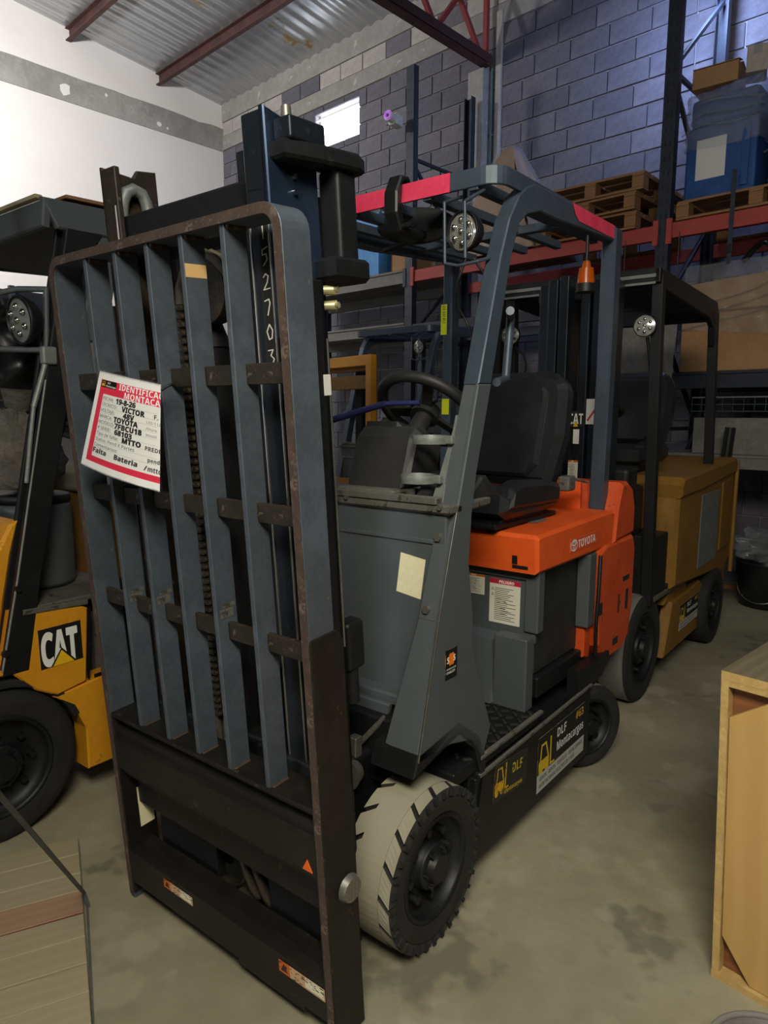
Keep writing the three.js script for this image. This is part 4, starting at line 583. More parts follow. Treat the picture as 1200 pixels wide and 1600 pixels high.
  part('lamp_cage', [poly([[0.12, 1.66, -0.14], [0.14, 1.84, -0.15], [0.2, 1.86, -0.1], [0.26, 1.86, -0.03], [0.25, 1.66, -0.03], [0.12, 1.66, -0.14]], 0.01, 8), bar(V(0.2, 1.86, -0.05), V(0.2, 1.64, -0.05), 0.02, 0.03)], m.grey, t);
  parts('hinge_stay', [rod(V(0.23, 1.62, 0.0), V(0.18, 1.47, 0.0), 0.009), rod(V(0.18, 1.47, 0.0), V(0.14, 1.22, 0.0), 0.007), bx(0.05, 0.06, 0.03, 0.24, 1.64, 0, 0.008)], m.bracket, t);
  parts('mast_rail', [span(-0.35, -0.2, 0.1, 2.1, -0.85, -0.78), span(-0.35, -0.2, 0.1, 2.1, -0.25, -0.18)], m.black, t); part('mast_beam', span(-0.3, -0.24, 0.5, 0.6, -0.8, -0.2), m.black, t);
  seat(t, 0.75, 1.22, -0.45, 0.48); steering(t, V(0.5, 1.42, -0.5), 0.17, -0.5);
}
{ // things lying on it
  const at = (x, y, z) => fromTruck(-0.58 + x, y, -1.36 + z);
  const blob = (r, sx, sy, sz, s) => { const g = new THREE.SphereGeometry(1, 36, 24), p = g.attributes.position; for (let i = 0; i < p.count; i++) { const v = V(p.getX(i), p.getY(i), p.getZ(i)), a = Math.atan2(v.z, v.x), n = 1 + 0.07 * Math.sin(a * 5 + s + v.y * 3) + 0.05 * Math.sin(a * 11 + v.y * 7 + s) + 0.06 * Math.sin(v.y * 9 + s * 2 + a * 2) + 0.04 * Math.sin(a * 17 - v.y * 15 + s); p.setXYZ(i, v.x * n * sx * r, Math.max(v.y * n, -0.55) * sy * r, v.z * n * sz * r); } g.computeVertexNormals(); return g; };
  const s = thing('sack', 'crumpled grey cloth sack stuffed into the cab of the yellow forklift', 'sack', at(0.27, 1.275, -0.32), 0.3); part('body', [blob(0.14, 1, 1.3, 1, 1)], m.cloth, s); part('neck', [rod(V(0, 0.17, 0), V(0.01, 0.26, 0.01), 0.035, 0.06, 12)], m.cloth, s);
  const b = thing('rubbish_bag', 'black plastic bag behind the work lamp of the yellow forklift', 'bag', at(0.35, 1.62, -0.5), 0); part('body', [blob(0.22, 1, 1, 1, 3)], m.bag, b); part('neck', [rod(V(0, 0.2, 0), V(0, 0.26, 0), 0.03, 0.05, 10)], m.bag, b);
  const c = thing('plastic_drum', 'grey plastic drum standing in the cab of the yellow forklift below the sack', 'drum', at(0.31, 0.797, -0.32), 0); part('body', [lathe([[0, 0], [0.12, 0], [0.13, 0.02], [0.13, 0.16], [0.134, 0.17], [0.13, 0.18], [0.13, 0.3], [0.122, 0.32], [0, 0.32]])], m.grey, c); part('lid', [lathe([[0, 0.32], [0.128, 0.32], [0.128, 0.345], [0.12, 0.35], [0, 0.35]])], m.plastic, c);
}
{ // yellow truck behind the orange hood, facing the same way
  const t = thing('forklift', 'yellow forklift at the right rear with a grey side panel and dark overhead guard', 'forklift', fromTruck(2.13, 0, -0.05), FT);
  wheel(t, -0.14, 0.275, -0.01, 0.2, 1, { pale: m.shelfGrey }); wheel(t, -0.14, 0.275, -0.8, 0.2, -1, {}); wheel(t, 1.08, 0.245, 0.05, 0.14, 1, {}); wheel(t, 1.08, 0.245, -0.84, 0.14, -1, {});
  const body = part('body', [extXY([[0.16, 0.14], [0.95, 0.14], [0.95, 0.4], [0.85, 0.45], [0.62, 0.43], [0.28, 0.43]], -0.06, 0.0, 0.006), extXY([[0.18, 0.43], [0.3, 0.5], [0.62, 0.5], [0.62, 0.43]], -0.1, -0.02, 0.005), span(0.2, 1.1, 0.14, 0.4, -0.84, -0.78)], m.yellowShaded, t);
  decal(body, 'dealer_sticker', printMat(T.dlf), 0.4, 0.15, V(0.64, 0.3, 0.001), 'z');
  const hood = part('hood', [extXY([[0.17, 0.53], [0.17, 1.06], [0.2, 1.1], [1.42, 1.16], [1.47, 1.12], [1.5, 0.5], [1.3, 0.42], [1.15, 0.46], [0.6, 0.5]], -0.8, 0.03, 0.02)], m.yellowShaded, t);
  part('side_panel', [extXY([[0.62, 0.56], [0.63, 1.0], [1.05, 1.0], [1.05, 0.56]], 0.03, 0.036, 0.003)], m.bracket, hood); part('side_panel', [extXY([[1.12, 0.6], [1.12, 1.04], [1.36, 1.05], [1.36, 0.6]], 0.03, 0.04, 0.004)], m.yellowShaded, hood);
  part('hood_lid', [extXY([[0.17, 1.02], [0.15, 1.09], [0.2, 1.13], [1.44, 1.18], [1.5, 1.14], [1.5, 1.08], [0.6, 1.03]], -0.82, 0.045, 0.015)], m.yellowShaded, hood); part('edge_trim', [rod(V(1.49, 0.4, 0.04), V(1.48, 1.16, 0.04), 0.014, 0.014, 8)], m.yellowShaded, hood);
  part('counterweight', [extXY([[1.25, 0.42], [1.4, 0.2], [1.52, 0.25], [1.57, 0.5], [1.55, 1.05], [1.45, 1.08]], -0.8, 0.0, 0.03)], m.yellowShaded, t);
  part('step_box', [span(-0.12, 0.12, 0.53, 0.85, -0.2, 0.0, 0.01), span(0.15, 0.3, 0.53, 0.56, -0.3, 0.0, 0.006)], m.black, t); part('footwell', [span(-0.1, 0.35, 0.5, 0.53, -0.8, 0.0, 0.006)], m.deckMetal, t);
  part('chassis', [span(-0.25, 1.6, 0.18, 0.45, -0.7, -0.14, 0.02), span(-0.2, 0.0, 0.4, 1.1, -0.75, -0.1, 0.02)], m.black, t);
  const gd = part('overhead_guard', [extXY([[-0.27, 2.13], [0.82, 2.11], [0.87, 2.05], [0.86, 1.9], [0.8, 1.86], [0.76, 1.96], [0.66, 2.0], [-0.2, 2.04], [-0.27, 2.07]], -0.03, 0.0, 0.006), extXY([[-0.27, 2.13], [0.82, 2.11], [0.87, 2.05], [0.86, 1.9], [0.8, 1.86], [0.76, 1.96], [0.66, 2.0], [-0.2, 2.04], [-0.27, 2.07]], -0.83, -0.8, 0.006), span(-0.27, -0.235, 2.06, 2.13, -0.83, 0.0, 0.006), span(0.7, 0.76, 1.99, 2.1, -0.83, 0.0, 0.006)], m.black, t);
  for (const x of [-0.1, 0.04, 0.18, 0.32, 0.46, 0.6]) part('roof_bar', [bar(V(x, 2.09, -0.8), V(x, 2.09, -0.03), 0.018, 0.05)], m.black, gd);
  parts('front_strip', [span(-0.275, -0.268, 2.085, 2.1, -0.81, -0.02, 0.001), span(-0.275, -0.268, 2.055, 2.065, -0.81, -0.02, 0.001)], m.bracket, gd);
  for (const z of [-0.05, -0.81]) { part('front_leg', [bar(V(-0.22, 2.1, z + 0.03), V(-0.12, 0.5, z + 0.03), 0.05, 0.05)], m.black, gd); part('rear_leg', [bar(V(0.83, 2.05, z + 0.03), V(0.96, 1.1, z + 0.03), 0.05, 0.05)], m.black, gd); }
  workLamp(t, V(-0.26, 1.87, -0.06), 0.05, 0.1, 0); workLamp(t, V(-0.26, 1.87, -0.76), 0.05, 0.1, 0); parts('wire', [tube([[-0.24, 1.82, -0.76], [-0.22, 1.76, -0.7], [-0.2, 1.68, -0.7], [-0.2, 1.6, -0.74]], 0.005, 16, 6), tube([[-0.22, 1.82, -0.06], [-0.2, 1.72, -0.05], [-0.19, 1.62, -0.04]], 0.008, 16, 6)], m.black, t);
  const mast = part('mast', [span(-0.36, -0.28, 1.0, 1.08, -0.6, -0.15)], m.black, t); part('cross_beam', span(-0.36, -0.3, 2.0, 2.06, -0.56, -0.16), m.black, mast);
  for (const [z, l] of [[-0.51, 0], [-0.455, 0.02], [-0.395, 0.03], [-0.3, 0.0], [-0.24, 0], [-0.18, 0]]) part('mast_rail', [span(-0.4 - l, -0.28, 0.1, 2.08 + l, z - 0.025, z + 0.025, 0.008)], m.mastBlue, mast);
  decal(mast, 'maker_badge', printMat(canvasTex(256, 128, (x, w, h) => { x.fillStyle = '#141416'; x.fillRect(0, 0, w, h); x.fillStyle = '#cfcfca'; x.font = F(120); x.fillText('CAT', 14, 106, 230); x.fillStyle = '#b8a020'; x.beginPath(); x.moveTo(94, 128); x.lineTo(128, 74); x.lineTo(164, 128); x.fill(); })), 0.09, 0.075, V(-0.405, 1.435, -0.32), 'x');
  decal(mast, 'label', m.paper, 0.03, 0.07, V(-0.405, 1.35, -0.315), 'x'); decal(mast, 'label', printMat(canvasTex(64, 128, (x) => { x.fillStyle = '#d4d2cc'; x.fillRect(0, 0, 64, 128); x.strokeStyle = '#b03040'; x.lineWidth = 12; x.beginPath(); x.moveTo(10, 110); x.lineTo(60, 50); x.stroke(); })), 0.05, 0.12, V(-0.405, 1.47, -0.245), 'x'); decal(mast, 'label', T.warn2, 0.05, 0.09, V(-0.405, 1.19, -0.325), 'x');
  seat(t, 0.25, 1.18, -0.42, 0.46); steering(t, V(0.0, 1.5, -0.4), 0.15, -0.4); part('cowl', [span(-0.25, -0.1, 0.5, 1.2, -0.75, -0.1, 0.03)], m.black, t);
}
{ // second grey truck deeper in the hall: same kind as the one in the middle
  const src = scene.getObjectByName('forklift');
  const t = thing('forklift', 'dark grey forklift in deep shade behind the steering wheel, its rounded guard and lamp showing', 'forklift', fromTruck(2.7, 0, -2.06), FT);
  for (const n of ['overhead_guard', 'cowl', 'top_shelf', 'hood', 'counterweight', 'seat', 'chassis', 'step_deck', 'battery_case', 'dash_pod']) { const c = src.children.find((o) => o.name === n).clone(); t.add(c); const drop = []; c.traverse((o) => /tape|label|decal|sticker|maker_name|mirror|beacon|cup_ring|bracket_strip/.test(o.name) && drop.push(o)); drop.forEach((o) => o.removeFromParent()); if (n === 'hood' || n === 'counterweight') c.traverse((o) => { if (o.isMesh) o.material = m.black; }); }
  src.children.filter((o) => o.name === 'wheel').forEach((o) => t.add(o.clone()));
  const mast = part('mast', [span(-0.42, -0.34, 0.4, 0.5, -0.62, -0.16)], m.black, t); for (const z of [-0.13, -0.65]) part('mast_rail', [span(-0.45, -0.3, 0.02, 1.75, z - 0.03, z + 0.03, 0.006)], m.black, mast);
}
{ // yellow frame of a stacker and a labelled black mast between the trucks
  const t = thing('load_backrest', 'yellow steel backrest frame standing behind the dashboard of the middle forklift', 'backrest', fromTruck(2.06, 0, -1.97), FT - 0.25);
  const W = 0.62, H = 1.84, q = [[-W, 0], [-W, H], [0.06, H], [0.06, 0], [0.0, 0], [0.0, H - 0.07], [-W + 0.06, H - 0.07], [-W + 0.06, 0]];
  part('frame', [extZY(q, 0, 0.05, 0.004)], m.yellow, t); part('inner_frame', [extZY(q.map(([z, y]) => [z * 0.93 - 0.02, y - 0.03 > 0 ? y - 0.03 : 0]), 0.05, 0.075, 0.004)], m.yellowShaded, t); part('cross_bar', [span(0.02, 0.06, 1.62, 1.71, -W + 0.05, 0.01, 0.004)], m.yellowShaded, t); part('cross_bar', [span(0.02, 0.06, 0.5, 0.58, -W + 0.05, 0.01, 0.004)], m.yellowShaded, t);
  const b = thing('mast', 'black lift mast with two small warning labels, behind the yellow marked guard leg', 'mast', fromTruck(2.32, 0, -1.25), FT);
  part('rail', [span(0, 0.14, 0, 2.2, -0.04, 0.04)], m.black, b); part('rail', [span(0, 0.14, 0, 2.15, 0.07, 0.13)], m.black, b); part('rail', [span(0.02, 0.1, 0.3, 2.0, -0.3, -0.26)], m.black, b); part('cross_beam', [span(0.02, 0.12, 0.3, 0.4, -0.3, 0.12)], m.black, b);
  decal(b, 'warning_label', T.warn, 0.035, 0.16, V(-0.001, 1.75, 0.0), 'x'); decal(b, 'warning_label', T.warn2, 0.035, 0.1, V(-0.001, 1.56, 0.0), 'x');
}
// ---------------------------------------------------------------- pallet rack and what lies on it (room axes: x = b, z = -l)
const RL0 = 5.3, RL1 = 6.25, rackTop = 2.86;
{
  const t = thing('pallet_rack', 'tall dark blue pallet rack with red beams standing along the block wall', 'rack', V(0, 0, 0), -RT);
  const posts = [[-6.95, 3.4], [-4.7, 4.72], [-2.2, 6.0], [0.4, 6.0]];
  for (const [b, h] of posts) {
    const f = part('upright_frame', [bx(0.13, 0.01, 0.13, b, 0.005, Z(RL0), 0.002)], m.rackBlue, t);
    for (const l of [RL0, RL1 - 0.05]) { const s = l === RL0 ? 1 : -1; part('post', [span(b - 0.048, b + 0.048, 0.01, h, Z(l) + s * 0.02, Z(l) + s * 0.035, 0.003), span(b - 0.048, b - 0.042, 0.01, h, Z(l) - 0.035, Z(l) + 0.035, 0.002), span(b + 0.042, b + 0.048, 0.01, h, Z(l) - 0.035, Z(l) + 0.035, 0.002)], m.rackBlue, f);
      if (l === RL0) { const sl = []; for (let y = 0.3; y < h - 0.1; y += 0.1) sl.push(bx(0.008, 0.035, 0.002, b - 0.018, y, Z(l) + 0.0355, 0), bx(0.008, 0.035, 0.002, b + 0.018, y, Z(l) + 0.0355, 0)); const q = part('slot', sl, m.bag, f); q.userData.kind = 'stuff'; } }
    for (let y = 0.5, k = 0; y < h - 0.3; y += 0.85, k++) { part('brace', [bar(V(b, y, Z(RL0 + 0.02)), V(b, y, Z(RL1 - 0.07)), 0.03, 0.03)], m.rackBlue, f); if (y + 0.85 < h) part('brace', [bar(V(b, k % 2 ? y + 0.8 : y + 0.04, Z(RL0 + 0.02)), V(b, k % 2 ? y + 0.04 : y + 0.8, Z(RL1 - 0.07)), 0.03, 0.03)], m.rackBlue, f); }
  }
  for (let k = 0; k < 3; k++) { const a = posts[k][0] + 0.05, b = posts[k + 1][0] - 0.05, mm = k ? m.rackRed : m.shelfGrey;
    for (const l of [RL0, RL1 - 0.05]) { part('beam', [span(a, b, 2.742, 2.85, Z(l) - 0.025, Z(l) + 0.025, 0.005)], mm, t); part('beam', [span(a, b, k === 2 ? 1.65 : 2.25, k === 2 ? 1.75 : 2.34, Z(l) - 0.025, Z(l) + 0.025, 0.005)], k === 2 ? m.rackBlue : k ? m.rackBlue : m.shelfGrey, t); }
    parts('end_plate', [a, b].map((x) => span(x - 0.02, x + 0.02, 2.7, 2.88, Z(RL0) + 0.025, Z(RL0) + 0.045, 0.003)), k ? m.rackRed : m.rackBlue, t);
    if (k === 0) for (let q = 0; q < 6; q++) part('deck_board', [span(a, b, 2.85, 2.872, Z(RL0 - 0.04 + q * 0.17), Z(RL0 - 0.04 + q * 0.17 + 0.155), 0.003)], m.shelfGrey, t);
    if (k === 0) part('deck_board', [span(a, b, 2.34, 2.36, Z(RL0 - 0.04), Z(RL1), 0.003)], m.shelfGrey, t);
    if (k === 2) { part('deck_board', [span(a, b, 1.75, 1.77, Z(RL0 - 0.03), Z(RL1), 0.003)], m.rackBlue, t); part('beam', [span(a, b, 1.08, 1.16, Z(RL0) - 0.025, Z(RL0) + 0.025, 0.005)], m.shelfGrey, t); part('deck_board', [span(a, b, 1.16, 1.18, Z(RL0 - 0.03), Z(RL1), 0.003)], m.shelfGrey, t); }
  }
}
function pallet(label, b, y, l, turn, w = 1.0, d = 0.9, mm = m.pallet, group) {
  const t = roomThing('wooden_pallet', label, 'pallet', b, y, l, turn, group);
  for (let k = 0; k < 6; k++) part('deck_board', [bx(w, 0.018, d / 6 - 0.03, 0, 0.128, -d / 2 + (k + 0.5) * d / 6, 0.003)], mm, t);
  for (const x of [-1, 0, 1]) { for (const z of [-1, 0, 1]) part('block', [bx(0.09, 0.08, 0.1, x * (w / 2 - 0.045), 0.06, z * (d / 2 - 0.05), 0.004)], mm, t); part('stringer', [bx(0.09, 0.018, d, x * (w / 2 - 0.045), 0.11, 0, 0.003)], mm, t); }
  for (const z of [-1, 0, 1]) part('base_board', [bx(w, 0.018, 0.1, 0, 0.011, z * (d / 2 - 0.05), 0.003)], mm, t);
  return t;
}
['lowest of three empty wooden pallets stacked on the red rack beam', 'middle one of three empty wooden pallets stacked on the red rack beam', 'topmost of three empty wooden pallets stacked on the red rack beam'].forEach((s, k) => pallet(s, -2.84 + 0.02 * k, 2.852 + 0.1385 * k, 5.72, [0.02, -0.03, 0.03][k], 0.85, 0.95));
pallet('wooden pallet under the film wrapped blue machine on the rack', -1.58, 2.852, 5.74, 0, 1.06, 0.95);
pallet('wooden pallet at the right edge on the rack, beside the pallet with the blue load', -0.4, 2.852, 5.74, 0, 1.1, 0.95);
function carton(name, label, cat, b, y, l, w, h, d, turn, mm, o = {}) {
  const t = roomThing(name, label, cat, b, y, l, turn, o.group);
  part('body', [bx(w, h, d, 0, h / 2, 0, 0.006)], mm, t);
  if (o.tape) part('tape', [bx(0.05, 0.001, d + 0.002, 0, h + 0.0008, 0, 0), bx(0.05, 0.06, 0.001, 0, h - 0.03, d / 2 + 0.001, 0)], m.film, t);
  if (o.flaps) for (const s of [-1, 1]) part('flap', [bx(w, 0.005, d * 0.45, 0, h + 0.02, s * d * 0.27, 0.001, s * 0.25)], mm, t);
  return t;
}
function filmOver(t, w, h, d, y0, taper = 0.9, bump = 0.02) {        // stretch film: a rumpled open-bottom hull round a load
  const rings = 12, seg = 40, pos = [], uv = [], idx = [], R = (k) => rr(-1, 1) * k;
  for (let j = 0; j <= rings; j++) for (let i = 0; i <= seg; i++) {
    const v = j / rings, a = i / seg * Math.PI * 2 + Math.PI / 4, c = Math.cos(a), s = Math.sin(a), q = Math.max(Math.abs(c), Math.abs(s)) * (1 - 0.12) + 0.12, k = (1 - (1 - taper) * v) * (j === rings ? 0.1 : 1), nn = i === seg ? 0 : 1;
    const key = (i % seg) * 31 + j * 7, wob = bump * (Math.sin(key * 1.7 + v * 9) + 0.6 * Math.sin(i % seg * 2.1 + v * 23)) * nn;
    pos.push((w / 2 + 0.012 + wob) * c / q * k, y0 + h * Math.min(1, v * 1.06) + (j === rings ? 0.01 : 0.012 * Math.sin(key)), (d / 2 + 0.012 + wob) * s / q * k); uv.push(i / seg * 3, v * 1.5);
  }
  for (let j = 0; j < rings; j++) for (let i = 0; i < seg; i++) { const a = j * (seg + 1) + i, b = a + seg + 1; idx.push(a, b, a + 1, a + 1, b, b + 1); }
  const g = new THREE.BufferGeometry(); g.setAttribute('position', new THREE.Float32BufferAttribute(pos, 3)); g.setAttribute('uv', new THREE.Float32BufferAttribute(uv, 2)); g.setIndex(idx); g.computeVertexNormals();
  const tails = [0, 1, 2].map((k) => tube([[-w / 2 - 0.02, y0 + h * (0.3 + 0.2 * k), d / 2 - 0.1 * k], [-w / 4, y0 + h * (0.38 + 0.18 * k), d / 2 + 0.03], [w / 5, y0 + h * (0.3 + 0.2 * k), d / 2 + 0.035], [w / 2 + 0.02, y0 + h * (0.42 + 0.1 * k), d / 2]], 0.006, 30, 5));
  part('stretch_film', [flat(g), ...tails.map(flat)], m.film, t);
}
{ // blue machine in film with a sheet of paper
  const t = roomThing('wrapped_machine', 'blue machine wrapped in clear film with a white sheet of paper on its front', 'machine', -1.86, 2.991, 5.66, 0);
  part('body', [bx(0.48, 0.5, 0.62, 0, 0.25, 0, 0.02)], m.blueBox, t); part('top_cover', [bx(0.46, 0.2, 0.58, 0, 0.6, 0, 0.04)], m.blueBox, t); part('paper_sheet', [bx(0.2, 0.27, 0.001, -0.06, 0.27, 0.312, 0)], printMat(T.doc, 0.8), t); part('side_rib', [bx(0.05, 0.4, 0.02, 0.17, 0.24, 0.312, 0.006)], m.blueBox, t);
  filmOver(t, 0.5, 0.4, 0.64, 0.34, 0.97, 0.008);
  const u = roomThing('wrapped_load', 'grey load wrapped in film beside the blue machine at the right edge of the rack', 'load', -1.1, 2.991, 5.66, 0);
  part('body', [bx(0.88, 0.66, 0.62, 0, 0.33, 0, 0.03)], m.carton, u); part('panel', [bx(0.3, 0.34, 0.01, -0.2, 0.22, 0.313, 0.004)], m.bracket, u); part('label', [bx(0.12, 0.14, 0.002, -0.28, 0.3, 0.319, 0)], m.paper, u); filmOver(u, 0.9, 0.68, 0.64, 0.02, 0.97, 0.008);
}
carton('cardboard_box', 'open cardboard box on top of the film wrapped blue machine', 'box', -1.95, 3.755, 5.5, 0.3, 0.13, 0.25, 0.1, m.cardboard, { flaps: 1 });
carton('carton', 'small grey carton beside the open cardboard box on the wrapped blue machine', 'carton', -1.69, 3.755, 5.45, 0.13, 0.17, 0.2, 0.3, m.carton, { tape: 1 });
carton('carton', 'white carton standing upright on the grey wrapped load at the right edge', 'carton', -1.42, 3.712, 5.55, 0.2, 0.27, 0.2, 0, m.white, { tape: 1 });
{ const t = roomThing('fabric_roll', 'dark rolled fabric lying in front of the white carton on the grey wrapped load', 'roll', -1.25, 3.712, 5.41, 0); part('roll', [rod(V(-0.3, 0.032, 0), V(0.4, 0.032, 0), 0.032, 0.032, 20)], m.cloth, t); part('end_spiral', [rod(V(-0.302, 0.032, 0), V(-0.3, 0.032, 0), 0.026, 0.026, 20)], m.plastic, t); }
{ const t = roomThing('ratchet_strap', 'dark strap hanging down over the red rack beam in front of the blue machine', 'strap', -1.72, 2.5, RL0 - 0.045, 0); part('webbing', [bx(0.03, 0.62, 0.003, 0, 0.31, 0, 0.001)], m.rackBlue, t); part('buckle', [bx(0.045, 0.06, 0.015, 0, 0.1, 0.006, 0.003)], m.bag, t); }
{ // film wrapped cardboard bundle behind the guard of the middle forklift
  const t = roomThing('wrapped_bundle', 'brown cardboard bundle in shining clear film on the rack above the round work lamp', 'bundle', -3.8, 2.86, 5.65, 0);
  const hull = (w, d, w1, d1, h) => { const p = new THREE.BoxGeometry(1, 1, 1, 4, 4, 4), a = p.attributes.position; for (let i = 0; i < a.count; i++) { const v = a.getY(i) + 0.5, k = v; a.setXYZ(i, a.getX(i) * (w + (w1 - w) * k) + 0.02 * Math.sin(i * 3.1), v * h, a.getZ(i) * (d + (d1 - d) * k)); } return boxUV(flat(p)); };
  const g = hull(1.0, 0.8, 0.1, 0.14, 0.98); g.computeVertexNormals(); part('bundle', [g], m.cardboard, t); 
  const f = hull(1.04, 0.84, 0.13, 0.17, 1.0); f.computeVertexNormals(); part('stretch_film', [f, ...[0.25, 0.5, 0.72].map((y) => flat(tube([[-0.45 + y * 0.3, y, 0.44 - y * 0.28], [0, y + 0.06, 0.45 - y * 0.28], [0.45 - y * 0.3, y - 0.05, 0.44 - y * 0.28]], 0.006, 16, 5)))], m.film, t);
}
carton('crate', 'light blue crate on the grey shelf left of the mirror', 'crate', -5.44, 2.873, 5.6, 0.5, 0.64, 0.5, 0, m.blueLight, { tape: 1 });
carton('cardboard_box', 'cardboard box beside the light blue crate on the grey shelf', 'box', -5.02, 2.873, 5.7, 0.28, 0.5, 0.4, 0, m.cardboard, { tape: 1 });
{ // big film covered cardboard box, right edge, lower level
  const t = roomThing('cardboard_box', 'very large cardboard box half covered by film on the lower rack level', 'box', -1.3, 1.771, 5.72, 0);
  part('body', [bx(1.5, 0.42, 0.85, 0.02, 0.21, 0, 0.01)], m.cardboard, t); part('upper_box', [extXY([[-0.74, 0.42], [-0.74, 0.62], [0.78, 0.72], [0.78, 0.42]], -0.4, 0.42, 0.01)], m.cardboard, t);
  part('seam', [bx(1.49, 0.006, 0.002, 0.02, 0.415, 0.427, 0)], m.plyDark, t);
  const g = new THREE.PlaneGeometry(1.5, 0.5, 40, 14), p = g.attributes.position; for (let i = 0; i < p.count; i++) { const x = p.getX(i), y = p.getY(i); p.setXYZ(i, x, y - 0.12 * Math.sin(x * 2.2 + 0.6) * (0.25 - y), 0.012 * Math.sin(x * 31 + y * 17) + 0.01 * Math.sin(y * 45 + x * 9)); } g.translate(0.03, 0.5, 0.445); g.computeVertexNormals(); part('stretch_film', [flat(g), ...[0.4, 0.48, 0.55].map((y, k) => flat(tube([[-0.72, y - 0.1, 0.45], [-0.3, y - 0.02, 0.46], [0.1, y + 0.06 + k * 0.02, 0.46], [0.75, y + 0.14, 0.45]], 0.005, 30, 5)))], m.film, t);
}
{ const t = roomThing('machine_part', 'black bent machine part lying on the big film covered cardboard box', 'part', -1.2, 2.53, 5.6, 0); part('arm', [tube([[-0.5, 0.02, 0.1], [-0.4, 0.16, 0], [-0.3, 0.05, 0], [-0.2, 0.08, 0]], 0.02, 20, 8)], m.bag, t); part('bracket', [extXY([[-0.28, 0], [-0.24, 0.18], [-0.2, 0.18], [-0.2, 0.08], [0.4, 0.14], [0.4, 0]], -0.1, 0.0, 0.005)], m.black, t); }
carton('storage_bin', 'grey storage bin on the lowest rack level under the big cardboard box', 'bin', -1.55, 1.181, 5.55, 0.7, 0.26, 0.5, 0, m.shelfGrey); carton('storage_bin', 'dark grey storage bin at the right edge on the lowest rack level', 'bin', -0.75, 1.181, 5.55, 0.7, 0.3, 0.5, 0, m.grey);
{ const t = roomThing('wire_basket', 'flat green wire basket lying on the storage bins under the big cardboard box', 'basket', -1.2, 1.485, 5.45, 0); const w = []; for (let k = 0; k <= 20; k++) w.push(bx(0.004, 0.1, 0.004, -0.7 + k * 0.07, 0.05, 0.2, 0), bx(0.004, 0.004, 0.5, -0.7 + k * 0.07, 0.0, -0.05, 0)); for (const y of [0.002, 0.05, 0.1]) w.push(bx(1.41, 0.006, 0.006, 0, y, 0.2, 0)); const q = part('mesh', w, mat({ color: 0x3d4f48, roughness: 0.5, metalness: 0.4 }), t); q.userData.kind = 'stuff'; part('rim', [bar(V(-0.7, 0.1, 0.2), V(0.7, 0.1, 0.2), 0.01, 0.01), bar(V(-0.7, 0.1, -0.3), V(0.7, 0.1, -0.3), 0.01, 0.01)], m.bracket, t); }
{ // camera on the rack upright
  const at = roomPoint(-4.75, 4.2, 5.12), t = thing('security_camera', 'small white security camera with a violet ringed lens clamped to the rack upright', 'camera', at, 1.0);
  part('housing', [bx(0.12, 0.1, 0.1, 0, 0, 0, 0.015), bx(0.03, 0.1, 0.08, 0.06, 0, 0, 0.01)], m.white, t); part('lens_barrel', [rod(V(-0.06, 0, 0), V(-0.14, 0.002, 0), 0.042, 0.045, 20)], m.white, t);
  part('lens_ring', [new THREE.TorusGeometry(0.028, 0.011, 8, 24).rotateY(Math.PI / 2).translate(-0.142, 0.002, 0)], mat({ color: 0x8a40c0, emissive: new THREE.Color().setRGB(0.35, 0.12, 0.5), emissiveIntensity: 0.8, roughness: 0.4 }), t); part('lens', [rod(V(-0.13, 0.002, 0), V(-0.143, 0.002, 0), 0.02, 0.014, 16)], m.bag, t);
  part('bracket', [bar(V(0.03, 0, -0.05), V(0.02, 0, -0.12), 0.03, 0.02)], m.bracket, t); part('wire', [tube([[0.07, 0.01, 0], [0.12, 0.02, -0.02], [0.16, 0.0, -0.06]], 0.004, 12, 5)], m.white, t);
}
// ---------------------------------------------------------------- floor clutter at the right rear
{ const t = roomThing('bucket', 'black plastic tub on the floor under the rack at the right edge', 'tub', -1.45, 0.001, 5.85, 0); part('body', [lathe([[0, 0], [0.2, 0], [0.24, 0.34], [0.25, 0.35], [0.235, 0.35], [0.2, 0.02], [0, 0.02]])], m.bag, t); part('handle', [tube([[-0.24, 0.3, 0], [-0.15, 0.12, 0.2], [0, 0.06, 0.26], [0.15, 0.12, 0.2], [0.24, 0.3, 0]], 0.006, 20, 6)], m.chrome, t); }
{ const t = roomThing('film_heap', 'heap of crumpled clear film lying on the black tub', 'plastic film', -1.45, 0.36, 5.85, 0.4); const g = new THREE.IcosahedronGeometry(1, 4), p = g.attributes.position; for (let i = 0; i < p.count; i++) { const x = p.getX(i), y = p.getY(i), z = p.getZ(i), n = 1 + 0.14 * Math.sin(x * 9 + z * 7) + 0.12 * Math.sin(y * 13 + x * 5) + 0.08 * Math.sin(z * 19); p.setXYZ(i, x * n * 0.26, Math.max(y * n * 0.14 + 0.1, 0), z * n * 0.22); } g.computeVertexNormals(); part('film', [g], m.film, t); t.userData.kind = 'stuff'; }
{ const t = roomThing('electric_motor', 'old red and black electric motor on the floor beyond the yellow forklift', 'motor', -1.98, 0.001, 5.75, 0.3); part('body', [rod(V(-0.15, 0.5, 0), V(0.15, 0.5, 0), 0.15, 0.15, 20), ...[-0.1, -0.05, 0, 0.05, 0.1].map((x) => rod(V(x - 0.008, 0.5, 0), V(x + 0.008, 0.5, 0), 0.165, 0.165, 20))], m.rackRed, t); part('end_cap', [rod(V(0.15, 0.5, 0), V(0.22, 0.5, 0), 0.14, 0.1, 20)], m.black, t); part('stand', [span(-0.2, 0.2, 0, 0.36, -0.15, 0.15, 0.01)], m.black, t); }
